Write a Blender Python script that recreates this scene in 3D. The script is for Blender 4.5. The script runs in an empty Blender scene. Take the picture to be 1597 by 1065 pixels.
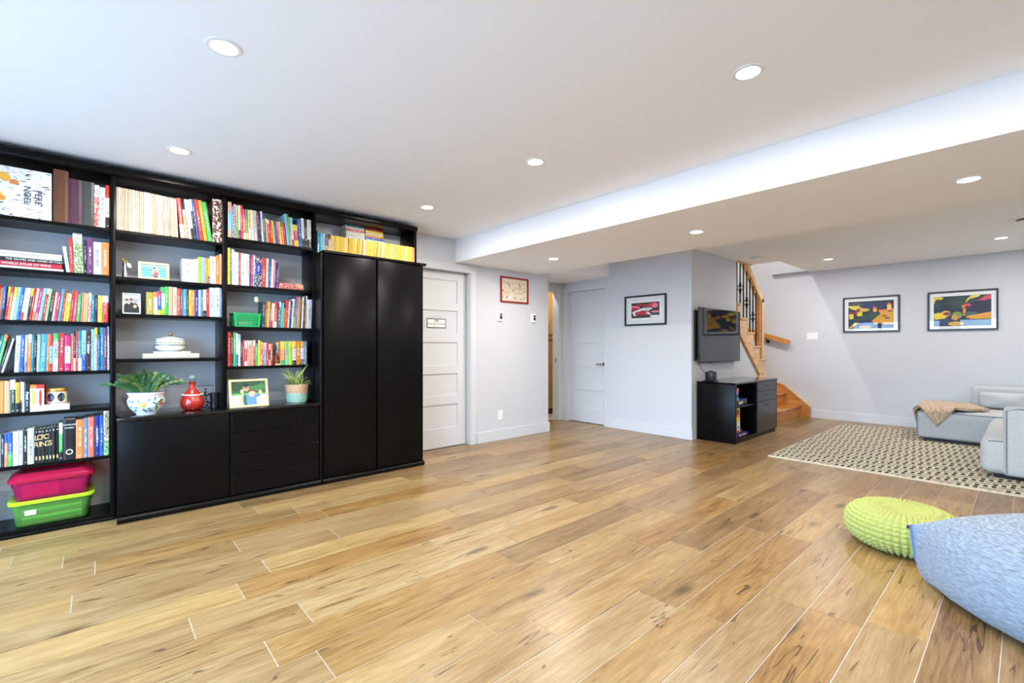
import bpy, bmesh, math, random
from mathutils import Vector, Matrix

# ------------------------------------------------------------------ camera, sky, exposure
SC = bpy.context.scene
COL = SC.collection
CAM_H = 1.17
cam_d = bpy.data.cameras.new('camera')
cam_d.sensor_width = 36.0
cam_d.lens = 36.0 * 723.0 / 1597.0
cam_d.shift_y = (541.0 - 532.5) / 1597.0
cam_d.clip_start = 0.02
cam_o = bpy.data.objects.new('camera', cam_d)
COL.objects.link(cam_o)
cam_o.location = (0, 0, CAM_H)
YAW = math.radians(48.0187)          # view direction measured from +X towards +Y
cam_o.rotation_euler = (math.radians(90), 0, YAW - math.radians(90))
SC.camera = cam_o

world = bpy.data.worlds.new('sky')
SC.world = world
world.use_nodes = True
_bg = world.node_tree.nodes['Background']
_bg.inputs['Color'].default_value = (0.43, 0.69, 1.0, 1)
_bg.inputs['Strength'].default_value = 19.5

SC.view_settings.view_transform = 'Standard'
SC.view_settings.look = 'None'
SC.view_settings.gamma = 1.0
SC.view_settings.use_curve_mapping = False
SC.view_settings.exposure = 0.02
try:
    SC.cycles.use_denoising = True
    SC.cycles.max_bounces = 7
    SC.cycles.diffuse_bounces = 4
    SC.cycles.glossy_bounces = 3
    SC.cycles.sample_clamp_indirect = 8.0
    SC.cycles.use_adaptive_sampling = True
    SC.cycles.adaptive_threshold = 0.05
    SC.cycles.caustics_reflective = False
    SC.cycles.caustics_refractive = False
except Exception:
    pass
LAMP_W = 18.0
LAMP_COL = (1.0, 0.95, 0.89)

# windows in the wall on the -X side let the daylight in; a portal fills each opening
XL = -1.25
WIN = [(-0.35, 1.35), (1.75, 3.95)]
WIN_Z = (0.06, 2.02)
for (a, b) in WIN:
    ld = bpy.data.lights.new('window_portal', 'AREA')
    ld.shape = 'RECTANGLE'
    ld.size = b - a
    ld.size_y = WIN_Z[1] - WIN_Z[0]
    ld.cycles.is_portal = True
    lo = bpy.data.objects.new('window_portal', ld)
    COL.objects.link(lo)
    lo.location = (XL - 0.16, (a + b) / 2, sum(WIN_Z) / 2)
    lo.rotation_euler = (math.radians(90), 0, math.radians(-90))

random.seed(7)
R = math.radians

# ------------------------------------------------------------------ helpers
def lin(c):
    return tuple(((v / 255.0) / 12.92 if v / 255.0 <= 0.04045 else ((v / 255.0 + 0.055) / 1.055) ** 2.4) for v in c[:3])

def L4(c):
    return (*lin(c), 1.0)

def newmat(name):
    m = bpy.data.materials.new(name)
    m.use_nodes = True
    nt = m.node_tree
    return m, nt, nt.nodes['Principled BSDF']

def N(nt, typ, **kw):
    n = nt.nodes.new(typ)
    for k, v in kw.items():
        setattr(n, k, v)
    return n

def plain(name, rgb, rough=0.5, metal=0.0, spec=0.5, bump=0.0, bscale=200.0, var=0.0, vscale=4.0, coat=0.0, emit=0.0, sheen=0.0):
    m, nt, b = newmat(name)
    b.inputs['Base Color'].default_value = L4(rgb)
    b.inputs['Roughness'].default_value = rough
    b.inputs['Metallic'].default_value = metal
    b.inputs['Specular IOR Level'].default_value = spec
    if coat:
        b.inputs['Coat Weight'].default_value = coat
        b.inputs['Coat Roughness'].default_value = 0.08
    if sheen:
        b.inputs['Sheen Weight'].default_value = sheen
    if emit:
        b.inputs['Emission Color'].default_value = L4(rgb)
        b.inputs['Emission Strength'].default_value = emit
    tc = N(nt, 'ShaderNodeTexCoord')
    if bump:
        nz = N(nt, 'ShaderNodeTexNoise')
        nz.inputs['Scale'].default_value = bscale
        nz.inputs['Detail'].default_value = 3
        nt.links.new(tc.outputs['Object'], nz.inputs['Vector'])
        bp = N(nt, 'ShaderNodeBump')
        bp.inputs['Strength'].default_value = bump
        bp.inputs['Distance'].default_value = 0.002
        nt.links.new(nz.outputs['Fac'], bp.inputs['Height'])
        nt.links.new(bp.outputs['Normal'], b.inputs['Normal'])
    if var:
        nz = N(nt, 'ShaderNodeTexNoise')
        nz.inputs['Scale'].default_value = vscale
        nz.inputs['Detail'].default_value = 4
        nt.links.new(tc.outputs['Object'], nz.inputs['Vector'])
        mr = N(nt, 'ShaderNodeMapRange')
        mr.inputs['From Min'].default_value = 0.3
        mr.inputs['From Max'].default_value = 0.7
        mr.inputs['To Min'].default_value = 1 - var
        mr.inputs['To Max'].default_value = 1 + var
        nt.links.new(nz.outputs['Fac'], mr.inputs['Value'])
        mx = N(nt, 'ShaderNodeVectorMath', operation='SCALE')
        mx.inputs[0].default_value = lin(rgb)
        nt.links.new(mr.outputs['Result'], mx.inputs['Scale'])
        nt.links.new(mx.outputs['Vector'], b.inputs['Base Color'])
    return m

def math_n(nt, op, a, b=None, c=None):
    n = N(nt, 'ShaderNodeMath', operation=op)
    for i, v in enumerate((a, b, c)):
        if v is None:
            continue
        if isinstance(v, (int, float)):
            n.inputs[i].default_value = v
        else:
            nt.links.new(v, n.inputs[i])
    return n.outputs[0]

def ramp(nt, fac, stops, interp='LINEAR'):
    r = N(nt, 'ShaderNodeValToRGB')
    r.color_ramp.interpolation = interp
    e = r.color_ramp.elements
    while len(e) < len(stops):
        e.new(0.5)
    for el, (p, c) in zip(e, stops):
        el.position = p
        el.color = L4(c)
    nt.links.new(fac, r.inputs['Fac'])
    return r.outputs['Color']

class MB:
    """collects shapes in world coordinates; build() links them as ONE mesh object"""
    def __init__(s):
        s.bm = bmesh.new()
        s.cols = {}
    def _mi(s, faces, mi):
        for f in faces:
            f.material_index = mi
    def box(s, x0, x1, y0, y1, z0, z1, bev=0.0, seg=1, mi=0, M=None):
        r = bmesh.ops.create_cube(s.bm, size=1.0)
        vs = r['verts']
        for v in vs:
            v.co = Vector((x0 + (v.co.x + .5) * (x1 - x0), y0 + (v.co.y + .5) * (y1 - y0), z0 + (v.co.z + .5) * (z1 - z0)))
        fs = {f for v in vs for f in v.link_faces}
        s._mi(fs, mi)
        if bev > 0:
            es = list({e for v in vs for e in v.link_edges})
            rr = bmesh.ops.bevel(s.bm, geom=es, offset=bev, segments=seg, profile=0.5, affect='EDGES')
            s._mi(rr['faces'], mi)
            vs = list({v for f in rr['faces'] for v in f.verts} | {v for v in vs if v.is_valid})
        if M is not None:
            for v in vs:
                v.co = M @ v.co
        return s
    def poly(s, pts, mi=0):
        vs = [s.bm.verts.new(Vector(p)) for p in pts]
        f = s.bm.faces.new(vs)
        f.material_index = mi
        return f
    def prism(s, pts, axis, a0, a1, mi=0):
        def P(p, a):
            return {'x': (a, p[0], p[1]), 'y': (p[0], a, p[1]), 'z': (p[0], p[1], a)}[axis]
        A = [s.bm.verts.new(P(p, a0)) for p in pts]
        B = [s.bm.verts.new(P(p, a1)) for p in pts]
        n = len(pts)
        fs = [s.bm.faces.new(A), s.bm.faces.new(B[::-1])]
        for i in range(n):
            fs.append(s.bm.faces.new((A[i], B[i], B[(i + 1) % n], A[(i + 1) % n])))
        s._mi(fs, mi)
        return s
    def tube(s, pts, r, n=8, mi=0, caps=True, flat=1.0):
        pts = [Vector(p) for p in pts]
        rs = r if isinstance(r, (list, tuple)) else [r] * len(pts)
        rings = []
        up = Vector((0, 0, 1))
        for i, p in enumerate(pts):
            d = (pts[min(i + 1, len(pts) - 1)] - pts[max(i - 1, 0)]).normalized()
            if i == 0:
                a = d.cross(up if abs(d.z) < .9 else Vector((1, 0, 0))).normalized()
            else:
                a = (a - d * a.dot(d)).normalized()
            b = d.cross(a)
            rings.append([s.bm.verts.new(p + (a * math.cos(2 * math.pi * k / n) + b * math.sin(2 * math.pi * k / n) * flat) * rs[i]) for k in range(n)])
        fs = []
        for A, B in zip(rings, rings[1:]):
            for k in range(n):
                fs.append(s.bm.faces.new((A[k], A[(k + 1) % n], B[(k + 1) % n], B[k])))
        if caps:
            fs.append(s.bm.faces.new(rings[0][::-1]))
            fs.append(s.bm.faces.new(rings[-1]))
        s._mi(fs, mi)
        return s
    def cyl(s, p0, p1, r0, r1=None, n=20, mi=0):
        return s.tube([p0, p1], [r0, r0 if r1 is None else r1], n, mi)
    def lathe(s, prof, c=(0, 0, 0), n=36, mi=0, close=True):
        rings = []
        for (r, z) in prof:
            if r < 1e-5:
                rings.append([s.bm.verts.new((c[0], c[1], c[2] + z))])
            else:
                rings.append([s.bm.verts.new((c[0] + r * math.cos(2 * math.pi * k / n), c[1] + r * math.sin(2 * math.pi * k / n), c[2] + z)) for k in range(n)])
        fs = []
        for A, B in zip(rings, rings[1:]):
            for k in range(n):
                k2 = (k + 1) % n
                if len(A) == 1 and len(B) == 1:
                    continue
                if len(A) == 1:
                    fs.append(s.bm.faces.new((A[0], B[k2], B[k])))
                elif len(B) == 1:
                    fs.append(s.bm.faces.new((A[k], A[k2], B[0])))
                else:
                    fs.append(s.bm.faces.new((A[k], A[k2], B[k2], B[k])))
        s._mi(fs, mi)
        return s
    def grid(s, f, nu, nv, mi=0, wrap_u=False):
        V = [[s.bm.verts.new(f(i / nu, j / nv)) for j in range(nv + 1)] for i in range(nu + (0 if wrap_u else 1))]
        fs = []
        for i in range(nu):
            i2 = (i + 1) % len(V)
            for j in range(nv):
                fs.append(s.bm.faces.new((V[i][j], V[i2][j], V[i2][j + 1], V[i][j + 1])))
        s._mi(fs, mi)
        return s
    def build(s, name, mats, parent=None, origin=None, smooth=None, local=False, recalc=True):
        if recalc:
            bmesh.ops.recalc_face_normals(s.bm, faces=s.bm.faces[:])
        me = bpy.data.meshes.new(name)
        if not local:
            o3 = Vector(origin if origin is not None else (world_loc(parent) if parent else (0, 0, 0)))
            if o3.length:
                for v in s.bm.verts:
                    v.co -= o3
        s.bm.to_mesh(me)
        s.bm.free()
        for m in (mats if isinstance(mats, (list, tuple)) else [mats]):
            me.materials.append(m)
        if smooth is not None:
            for p in me.polygons:
                p.use_smooth = True
            me.set_sharp_from_angle(angle=R(smooth))
        ob = bpy.data.objects.new(name, me)
        COL.objects.link(ob)
        if parent:
            ob.parent = parent
        elif origin is not None:
            ob.location = origin
        return ob

def world_loc(o):
    v = Vector((0, 0, 0))
    while o is not None:
        v += o.location
        o = o.parent
    return v

def tag(o, label, cat=None, group=None, kind=None):
    o['label'] = label
    if cat:
        o['category'] = cat
    if group:
        o['group'] = group
    if kind:
        o['kind'] = kind
    return o

def thing(name, label, cat, loc=(0, 0, 0), rot=(0, 0, 0), group=None):
    o = bpy.data.objects.new(name, None)
    o.empty_display_size = 0.05
    COL.objects.link(o)
    o.location = loc
    o.rotation_euler = rot
    return tag(o, label, cat, group)

def bx(name, mats, parent, x0, x1, y0, y1, z0, z1, bev=0.0, seg=1, smooth=None, origin=None, local=False):
    return MB().box(x0, x1, y0, y1, z0, z1, bev, seg).build(name, mats, parent, origin, smooth, local)

def struct(o, label):
    return tag(o, label, kind='structure')

def lettering(txt, size, mat, parent, M, name='lettering', align='CENTER', extr=0.0002, sx=1.0):
    """flat lettering; M places local text (x right, y up, z out of the surface) in the parent's frame"""
    cu = bpy.data.curves.new('t', 'FONT')
    cu.body = txt
    cu.size = size
    cu.align_x = align
    cu.align_y = 'CENTER'
    cu.extrude = extr
    cu.resolution_u = 3
    to = bpy.data.objects.new('t', cu)
    COL.objects.link(to)
    dg = bpy.context.evaluated_depsgraph_get()
    dg.update()
    me = bpy.data.meshes.new_from_object(to.evaluated_get(dg))
    bpy.data.objects.remove(to)
    bpy.data.curves.remove(cu)
    me.transform(M @ Matrix.Diagonal((sx, 1, 1, 1)))
    me.name = name
    me.materials.clear()
    me.materials.append(mat)
    o = bpy.data.objects.new(name, me)
    COL.objects.link(o)
    o.parent = parent
    return o

def frame_M(origin, right, up):
    r = Vector(right).normalized()
    u = Vector(up).normalized()
    n = r.cross(u)
    m = Matrix((r, u, n)).transposed().to_4x4()
    m.translation = Vector(origin)
    return m

def print_mesh(name, W, H, shapes, parent, M, bg, mat=None, lift=0.00012):
    """flat printed picture: coloured patches (0..1 coordinates) on a sheet, lower-left origin, in the parent's frame"""
    me = bpy.data.meshes.new(name)
    vs, fs, cs = [], [], []
    def add(poly, c, z):
        k = len(vs)
        vs.extend([M @ Vector((p[0] * W, p[1] * H, z)) for p in poly])
        fs.append(tuple(range(k, k + len(poly))))
        cs.append(c)
    add([(0, 0), (1, 0), (1, 1), (0, 1)], bg, 0)
    for i, (c, poly) in enumerate(shapes):
        add([(min(1, max(0, p[0])), min(1, max(0, p[1]))) for p in poly], c, lift * (i + 1))
    me.from_pydata([tuple(v) for v in vs], [], fs)
    at = me.color_attributes.new('Col', 'FLOAT_COLOR', 'CORNER')
    k = 0
    for f, c in zip(fs, cs):
        for _ in f:
            at.data[k].color = L4(c)
            k += 1
    me.materials.append(mat or MAT['print'])
    o = bpy.data.objects.new(name, me)
    COL.objects.link(o)
    o.parent = parent
    return o

def ell(cx, cy, rx, ry, n=14, a0=0.0, rot=0.0):
    out = []
    for k in range(n):
        a = 2 * math.pi * k / n + a0
        x, y = rx * math.cos(a), ry * math.sin(a)
        out.append((cx + x * math.cos(rot) - y * math.sin(rot), cy + x * math.sin(rot) + y * math.cos(rot)))
    return out

def rect(x0, y0, x1, y1):
    return [(x0, y0), (x1, y0), (x1, y1), (x0, y1)]
# ------------------------------------------------------------------ materials
MAT = {}
MAT['wall'] = plain('wall_paint', (207, 209, 213), 0.7, spec=0.25, bump=0.05, bscale=350)
MAT['ceil'] = plain('ceiling_paint', (252, 252, 252), 0.8, spec=0.2, bump=0.05, bscale=300)
MAT['trim'] = plain('trim_paint', (214, 216, 219), 0.35, spec=0.4, bump=0.02, bscale=120)
MAT['black'] = plain('black_lacquer', (7, 7, 7), 0.30, spec=0.16, bump=0.03, bscale=500, var=0.1, vscale=3)
MAT['blackgloss'] = plain('black_glass_top', (12, 12, 13), 0.06, spec=0.6, var=0.08)
MAT['darkgap'] = plain('dark_gap', (6, 6, 6), 0.8, var=0.05)
MAT['grout'] = plain('pale_grout', (188, 181, 176), 0.9, var=0.05, vscale=30)
MAT['wood'] = None
MAT['white_plastic'] = plain('white_plastic', (243, 243, 243), 0.3, var=0.02)
MAT['dark_screen'] = plain('dark_display', (28, 32, 42), 0.15, var=0.05)
MAT['tv_screen'] = plain('tv_screen', (16, 17, 19), 0.05, spec=0.9, var=0.02)
MAT['black_plastic'] = plain('black_plastic', (16, 16, 17), 0.35, var=0.1)
MAT['steel'] = plain('brushed_steel', (150, 146, 138), 0.3, metal=1.0, var=0.05)
MAT['iron'] = plain('black_iron', (14, 13, 13), 0.45, metal=0.3, var=0.1)
MAT['paper'] = plain('book_pages', (236, 228, 208), 0.9, bump=0.2, bscale=900, var=0.05, vscale=60)
MAT['ink'] = plain('black_ink', (18, 18, 20), 0.6, var=0.02)
MAT['ink_white'] = plain('white_ink', (242, 240, 234), 0.6, var=0.02)
MAT['ink_red'] = plain('red_ink', (214, 48, 36), 0.6, var=0.02)
MAT['ink_gold'] = plain('gold_ink', (232, 190, 130), 0.5, var=0.05)
MAT['ink_grey'] = plain('grey_ink', (150, 138, 120), 0.6, var=0.02)
MAT['ink_yellow'] = plain('yellow_ink', (222, 158, 20), 0.6, var=0.05)
MAT['silver'] = plain('silver_metal', (190, 190, 188), 0.2, metal=1.0, var=0.05)
MAT['gold'] = plain('gold_metal', (196, 148, 60), 0.25, metal=1.0, var=0.05)
MAT['redframe'] = plain('red_frame_paint', (150, 26, 20), 0.35, var=0.08)
MAT['mat_board'] = plain('mat_board', (222, 228, 226), 0.8, var=0.02)
MAT['mat_white'] = plain('white_print_margin', (240, 242, 240), 0.8, var=0.02)
MAT['string'] = plain('twine', (120, 110, 95), 0.9, var=0.1)

def mk_print():
    m, nt, b = newmat('printed_picture')
    a = N(nt, 'ShaderNodeVertexColor', layer_name='Col')
    tc = N(nt, 'ShaderNodeTexCoord')
    nz = N(nt, 'ShaderNodeTexNoise')
    nz.inputs['Scale'].default_value = 60
    nt.links.new(tc.outputs['Object'], nz.inputs['Vector'])
    mx = N(nt, 'ShaderNodeMix', data_type='RGBA', blend_type='OVERLAY')
    mx.inputs['Factor'].default_value = 0.35
    nt.links.new(a.outputs['Color'], mx.inputs['A'])
    nt.links.new(nz.outputs['Fac'], mx.inputs['B'])
    nt.links.new(mx.outputs['Result'], b.inputs['Base Color'])
    b.inputs['Roughness'].default_value = 0.5
    return m
MAT['print'] = mk_print()

def mk_glass():
    m = bpy.data.materials.new('picture_glass')
    m.use_nodes = True
    nt = m.node_tree
    nt.nodes.clear()
    out = N(nt, 'ShaderNodeOutputMaterial')
    tr = N(nt, 'ShaderNodeBsdfTransparent')
    gl = N(nt, 'ShaderNodeBsdfGlossy')
    gl.inputs['Roughness'].default_value = 0.0
    fr = N(nt, 'ShaderNodeFresnel')
    fr.inputs['IOR'].default_value = 1.5
    mx = N(nt, 'ShaderNodeMixShader')
    ge = N(nt, 'ShaderNodeNewGeometry')          # only the outer face of a pane reflects
    fac = math_n(nt, 'MULTIPLY', fr.outputs[0], math_n(nt, 'SUBTRACT', 1.0, ge.outputs['Backfacing']))
    nt.links.new(fac, mx.inputs[0])
    nt.links.new(tr.outputs[0], mx.inputs[1])
    nt.links.new(gl.outputs[0], mx.inputs[2])
    nt.links.new(mx.outputs[0], out.inputs['Surface'])
    return m
MAT['glass'] = mk_glass()

def mk_tint(name, rgb, fac=0.55, rough=0.25):
    """translucent coloured plastic"""
    m = bpy.data.materials.new(name)
    m.use_nodes = True
    nt = m.node_tree
    b = nt.nodes['Principled BSDF']
    b.inputs['Base Color'].default_value = L4(rgb)
    b.inputs['Roughness'].default_value = rough
    out = [n for n in nt.nodes if n.type == 'OUTPUT_MATERIAL'][0]
    tr = N(nt, 'ShaderNodeBsdfTransparent')
    tr.inputs['Color'].default_value = (*[min(1, v * 1.4 + 0.12) for v in lin(rgb)], 1)
    nz = N(nt, 'ShaderNodeTexNoise')
    nz.inputs['Scale'].default_value = 14
    mr = N(nt, 'ShaderNodeMapRange')
    mr.inputs['To Min'].default_value = fac - 0.08
    mr.inputs['To Max'].default_value = fac + 0.08
    nt.links.new(nz.outputs['Fac'], mr.inputs['Value'])
    mx = N(nt, 'ShaderNodeMixShader')
    nt.links.new(mr.outputs['Result'], mx.inputs[0])
    nt.links.new(b.outputs[0], mx.inputs[1])
    nt.links.new(tr.outputs[0], mx.inputs[2])
    nt.links.new(mx.outputs[0], out.inputs['Surface'])
    return m

def mk_plank():
    m, nt, b = newmat('oak_look_tile')
    tc = N(nt, 'ShaderNodeTexCoord')
    oi = N(nt, 'ShaderNodeObjectInfo')
    rnd = oi.outputs['Random']
    off = N(nt, 'ShaderNodeCombineXYZ')
    nt.links.new(math_n(nt, 'MULTIPLY', rnd, 57.0), off.inputs[0])
    nt.links.new(math_n(nt, 'MULTIPLY', rnd, 131.0), off.inputs[1])
    nt.links.new(math_n(nt, 'MULTIPLY', rnd, 17.0), off.inputs[2])
    add = N(nt, 'ShaderNodeVectorMath', operation='ADD')
    nt.links.new(tc.outputs['Object'], add.inputs[0])
    nt.links.new(off.outputs[0], add.inputs[1])
    def noise(scale, stretch, detail=6, dist=0.0, rough=0.6):
        mp = N(nt, 'ShaderNodeMapping')
        mp.inputs['Scale'].default_value = stretch
        nt.links.new(add.outputs[0], mp.inputs['Vector'])
        n = N(nt, 'ShaderNodeTexNoise')
        n.inputs['Scale'].default_value = scale
        n.inputs['Detail'].default_value = detail
        n.inputs['Roughness'].default_value = rough
        n.inputs['Distortion'].default_value = dist
        nt.links.new(mp.outputs[0], n.inputs['Vector'])
        return n.outputs['Fac']
    # growth rings: rings of a warped field, stretched along the board
    f1 = noise(1.0, (0.8, 8.0, 1.0), 2, 0.25, 0.45)
    rings = math_n(nt, 'FRACT', math_n(nt, 'MULTIPLY', f1, 11.0))
    rings = math_n(nt, 'ABSOLUTE', math_n(nt, 'SUBTRACT', rings, 0.5))
    fine = noise(1.0, (9.0, 150.0, 1.0), 5, 0.0, 0.7)
    broad = noise(1.0, (1.6, 15.0, 1.0), 4, 0.5, 0.55)
    v = math_n(nt, 'ADD', math_n(nt, 'MULTIPLY', rings, 0.26), math_n(nt, 'MULTIPLY', fine, 0.68))
    v = math_n(nt, 'ADD', v, math_n(nt, 'MULTIPLY', broad, 0.56))
    v = math_n(nt, 'ADD', v, math_n(nt, 'MULTIPLY', math_n(nt, 'SUBTRACT', rnd, 0.5), 0.26))
    colr = ramp(nt, v, [(0.22, (65, 49, 32)), (0.40, (107, 82, 52)), (0.58, (141, 113, 74)), (0.78, (161, 136, 95)), (1.0, (180, 160, 124))])
    # per board hue: honey to greyed
    oi2 = math_n(nt, 'FRACT', math_n(nt, 'MULTIPLY', rnd, 7.31))
    tint = ramp(nt, oi2, [(0.0, (255, 236, 205)), (0.35, (255, 246, 226)), (0.7, (245, 238, 228)), (1.0, (228, 222, 216))])
    mt = N(nt, 'ShaderNodeMix', data_type='RGBA', blend_type='MULTIPLY')
    mt.inputs['Factor'].default_value = 1.0
    nt.links.new(colr, mt.inputs['A'])
    nt.links.new(tint, mt.inputs['B'])
    # knots
    mpk = N(nt, 'ShaderNodeMapping')
    mpk.inputs['Scale'].default_value = (1.7, 5.2, 0.01)
    nt.links.new(add.outputs[0], mpk.inputs['Vector'])
    vo = N(nt, 'ShaderNodeTexVoronoi')
    vo.inputs['Scale'].default_value = 1.0
    wob = noise(1.0, (9, 26, 1), 3, 0.0)
    nt.links.new(mpk.outputs[0], vo.inputs['Vector'])
    dk = math_n(nt, 'ADD', vo.outputs['Distance'], math_n(nt, 'MULTIPLY', math_n(nt, 'SUBTRACT', wob, 0.5), 0.22))
    kn = N(nt, 'ShaderNodeMapRange')
    kn.interpolation_type = 'SMOOTHSTEP'
    kn.inputs['From Min'].default_value = 0.03
    kn.inputs['From Max'].default_value = 0.21
    kn.inputs['To Min'].default_value = 1.0
    kn.inputs['To Max'].default_value = 0.0
    nt.links.new(dk, kn.inputs['Value'])
    sep = N(nt, 'ShaderNodeSeparateColor')
    nt.links.new(vo.outputs['Color'], sep.inputs[0])
    on = math_n(nt, 'GREATER_THAN', sep.outputs[0], 0.38)
    knf = math_n(nt, 'MULTIPLY', math_n(nt, 'MULTIPLY', kn.outputs['Result'], on), 0.85)
    mk = N(nt, 'ShaderNodeMix', data_type='RGBA')
    nt.links.new(knf, mk.inputs['Factor'])
    nt.links.new(mt.outputs['Result'], mk.inputs['A'])
    mk.inputs['B'].default_value = L4((70, 50, 34))
    # cracks
    cr = noise(1.0, (1.1, 15.0, 1.0), 2, 0.8, 0.5)
    crm = math_n(nt, 'LESS_THAN', math_n(nt, 'ABSOLUTE', math_n(nt, 'SUBTRACT', cr, 0.5)), 0.008)
    gate = math_n(nt, 'GREATER_THAN', noise(1.0, (2.2, 7.0, 1.0), 1), 0.56)
    crf = math_n(nt, 'MULTIPLY', math_n(nt, 'MULTIPLY', crm, gate), 0.75)
    mc = N(nt, 'ShaderNodeMix', data_type='RGBA')
    nt.links.new(crf, mc.inputs['Factor'])
    nt.links.new(mk.outputs['Result'], mc.inputs['A'])
    mc.inputs['B'].default_value = L4((64, 46, 32))
    nt.links.new(mc.outputs['Result'], b.inputs['Base Color'])
    b.inputs['Roughness'].default_value = 0.30
    b.inputs['Specular IOR Level'].default_value = 0.5
    bp = N(nt, 'ShaderNodeBump')
    bp.inputs['Strength'].default_value = 0.12
    bp.inputs['Distance'].default_value = 0.002
    nt.links.new(fine, bp.inputs['Height'])
    nt.links.new(bp.outputs['Normal'], b.inputs['Normal'])
    return m
MAT['plank'] = mk_plank()

def mk_wood(name, stops, rough=0.35, axis=(1.5, 14, 14)):
    m, nt, b = newmat(name)
    tc = N(nt, 'ShaderNodeTexCoord')
    mp = N(nt, 'ShaderNodeMapping')
    mp.inputs['Scale'].default_value = axis
    nt.links.new(tc.outputs['Object'], mp.inputs['Vector'])
    n = N(nt, 'ShaderNodeTexNoise')
    n.inputs['Scale'].default_value = 1.6
    n.inputs['Detail'].default_value = 6
    n.inputs['Distortion'].default_value = 0.4
    nt.links.new(mp.outputs[0], n.inputs['Vector'])
    nt.links.new(ramp(nt, n.outputs['Fac'], stops), b.inputs['Base Color'])
    b.inputs['Roughness'].default_value = rough
    return m
HONEY = [(0.3, (202, 156, 104)), (0.55, (220, 180, 130)), (0.75, (232, 198, 152))]
MAT['maple'] = mk_wood('maple_wood', HONEY)
MAT['maple_v'] = mk_wood('maple_wood_upright', HONEY, axis=(14, 14, 1.5))
MAT['oak_tread'] = mk_wood('amber_oak', [(0.3, (176, 108, 46)), (0.55, (202, 134, 66)), (0.75, (216, 152, 84))])
MAT['oak_y'] = mk_wood('amber_oak_lengthwise', [(0.3, (182, 116, 54)), (0.55, (206, 140, 74)), (0.75, (218, 158, 92))], axis=(14, 1.5, 14))
MAT['oak_cab'] = mk_wood('golden_oak', [(0.3, (198, 142, 72)), (0.6, (222, 170, 96)), (0.8, (232, 188, 120))], axis=(14, 14, 1.2))
MAT['lightwood'] = mk_wood('pale_frame_wood', [(0.3, (216, 180, 130)), (0.6, (232, 200, 154)), (0.8, (240, 214, 172))], axis=(6, 6, 6))

def mk_fabric(name, rgb, scale=420, var=0.18, bump=0.5, rgb2=None, stretch=(1, 1, 1)):
    m, nt, b = newmat(name)
    tc = N(nt, 'ShaderNodeTexCoord')
    mp = N(nt, 'ShaderNodeMapping')
    mp.inputs['Scale'].default_value = stretch
    nt.links.new(tc.outputs['Object'], mp.inputs['Vector'])
    n = N(nt, 'ShaderNodeTexNoise')
    n.inputs['Scale'].default_value = scale
    n.inputs['Detail'].default_value = 3
    nt.links.new(mp.outputs[0], n.inputs['Vector'])
    d = tuple(int(c * (1 - var)) for c in rgb)
    l = rgb2 or tuple(min(255, int(c * (1 + var))) for c in rgb)
    nt.links.new(ramp(nt, n.outputs['Fac'], [(0.32, d), (0.5, rgb), (0.68, l)]), b.inputs['Base Color'])
    b.inputs['Roughness'].default_value = 0.95
    b.inputs['Sheen Weight'].default_value = 0.15
    bp = N(nt, 'ShaderNodeBump')
    bp.inputs['Strength'].default_value = bump
    bp.inputs['Distance'].default_value = 0.003
    nt.links.new(n.outputs['Fac'], bp.inputs['Height'])
    nt.links.new(bp.outputs['Normal'], b.inputs['Normal'])
    return m
MAT['sofa'] = mk_fabric('sofa_fabric', (186, 190, 190), 260, 0.12, 0.35)
MAT['bean'] = mk_fabric('melange_fabric', (124, 138, 154), 130, 0.20, 0.3, stretch=(0.35, 0.2, 3.2))
MAT['throw'] = mk_fabric('boucle_wool', (190, 164, 138), 85, 0.28, 1.0)
MAT['knit'] = mk_fabric('green_knit_yarn', (168, 174, 94), 300, 0.14, 0.4)
MAT['piping'] = plain('seam_piping', (120, 130, 148), 0.9, var=0.1, vscale=50)

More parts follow.
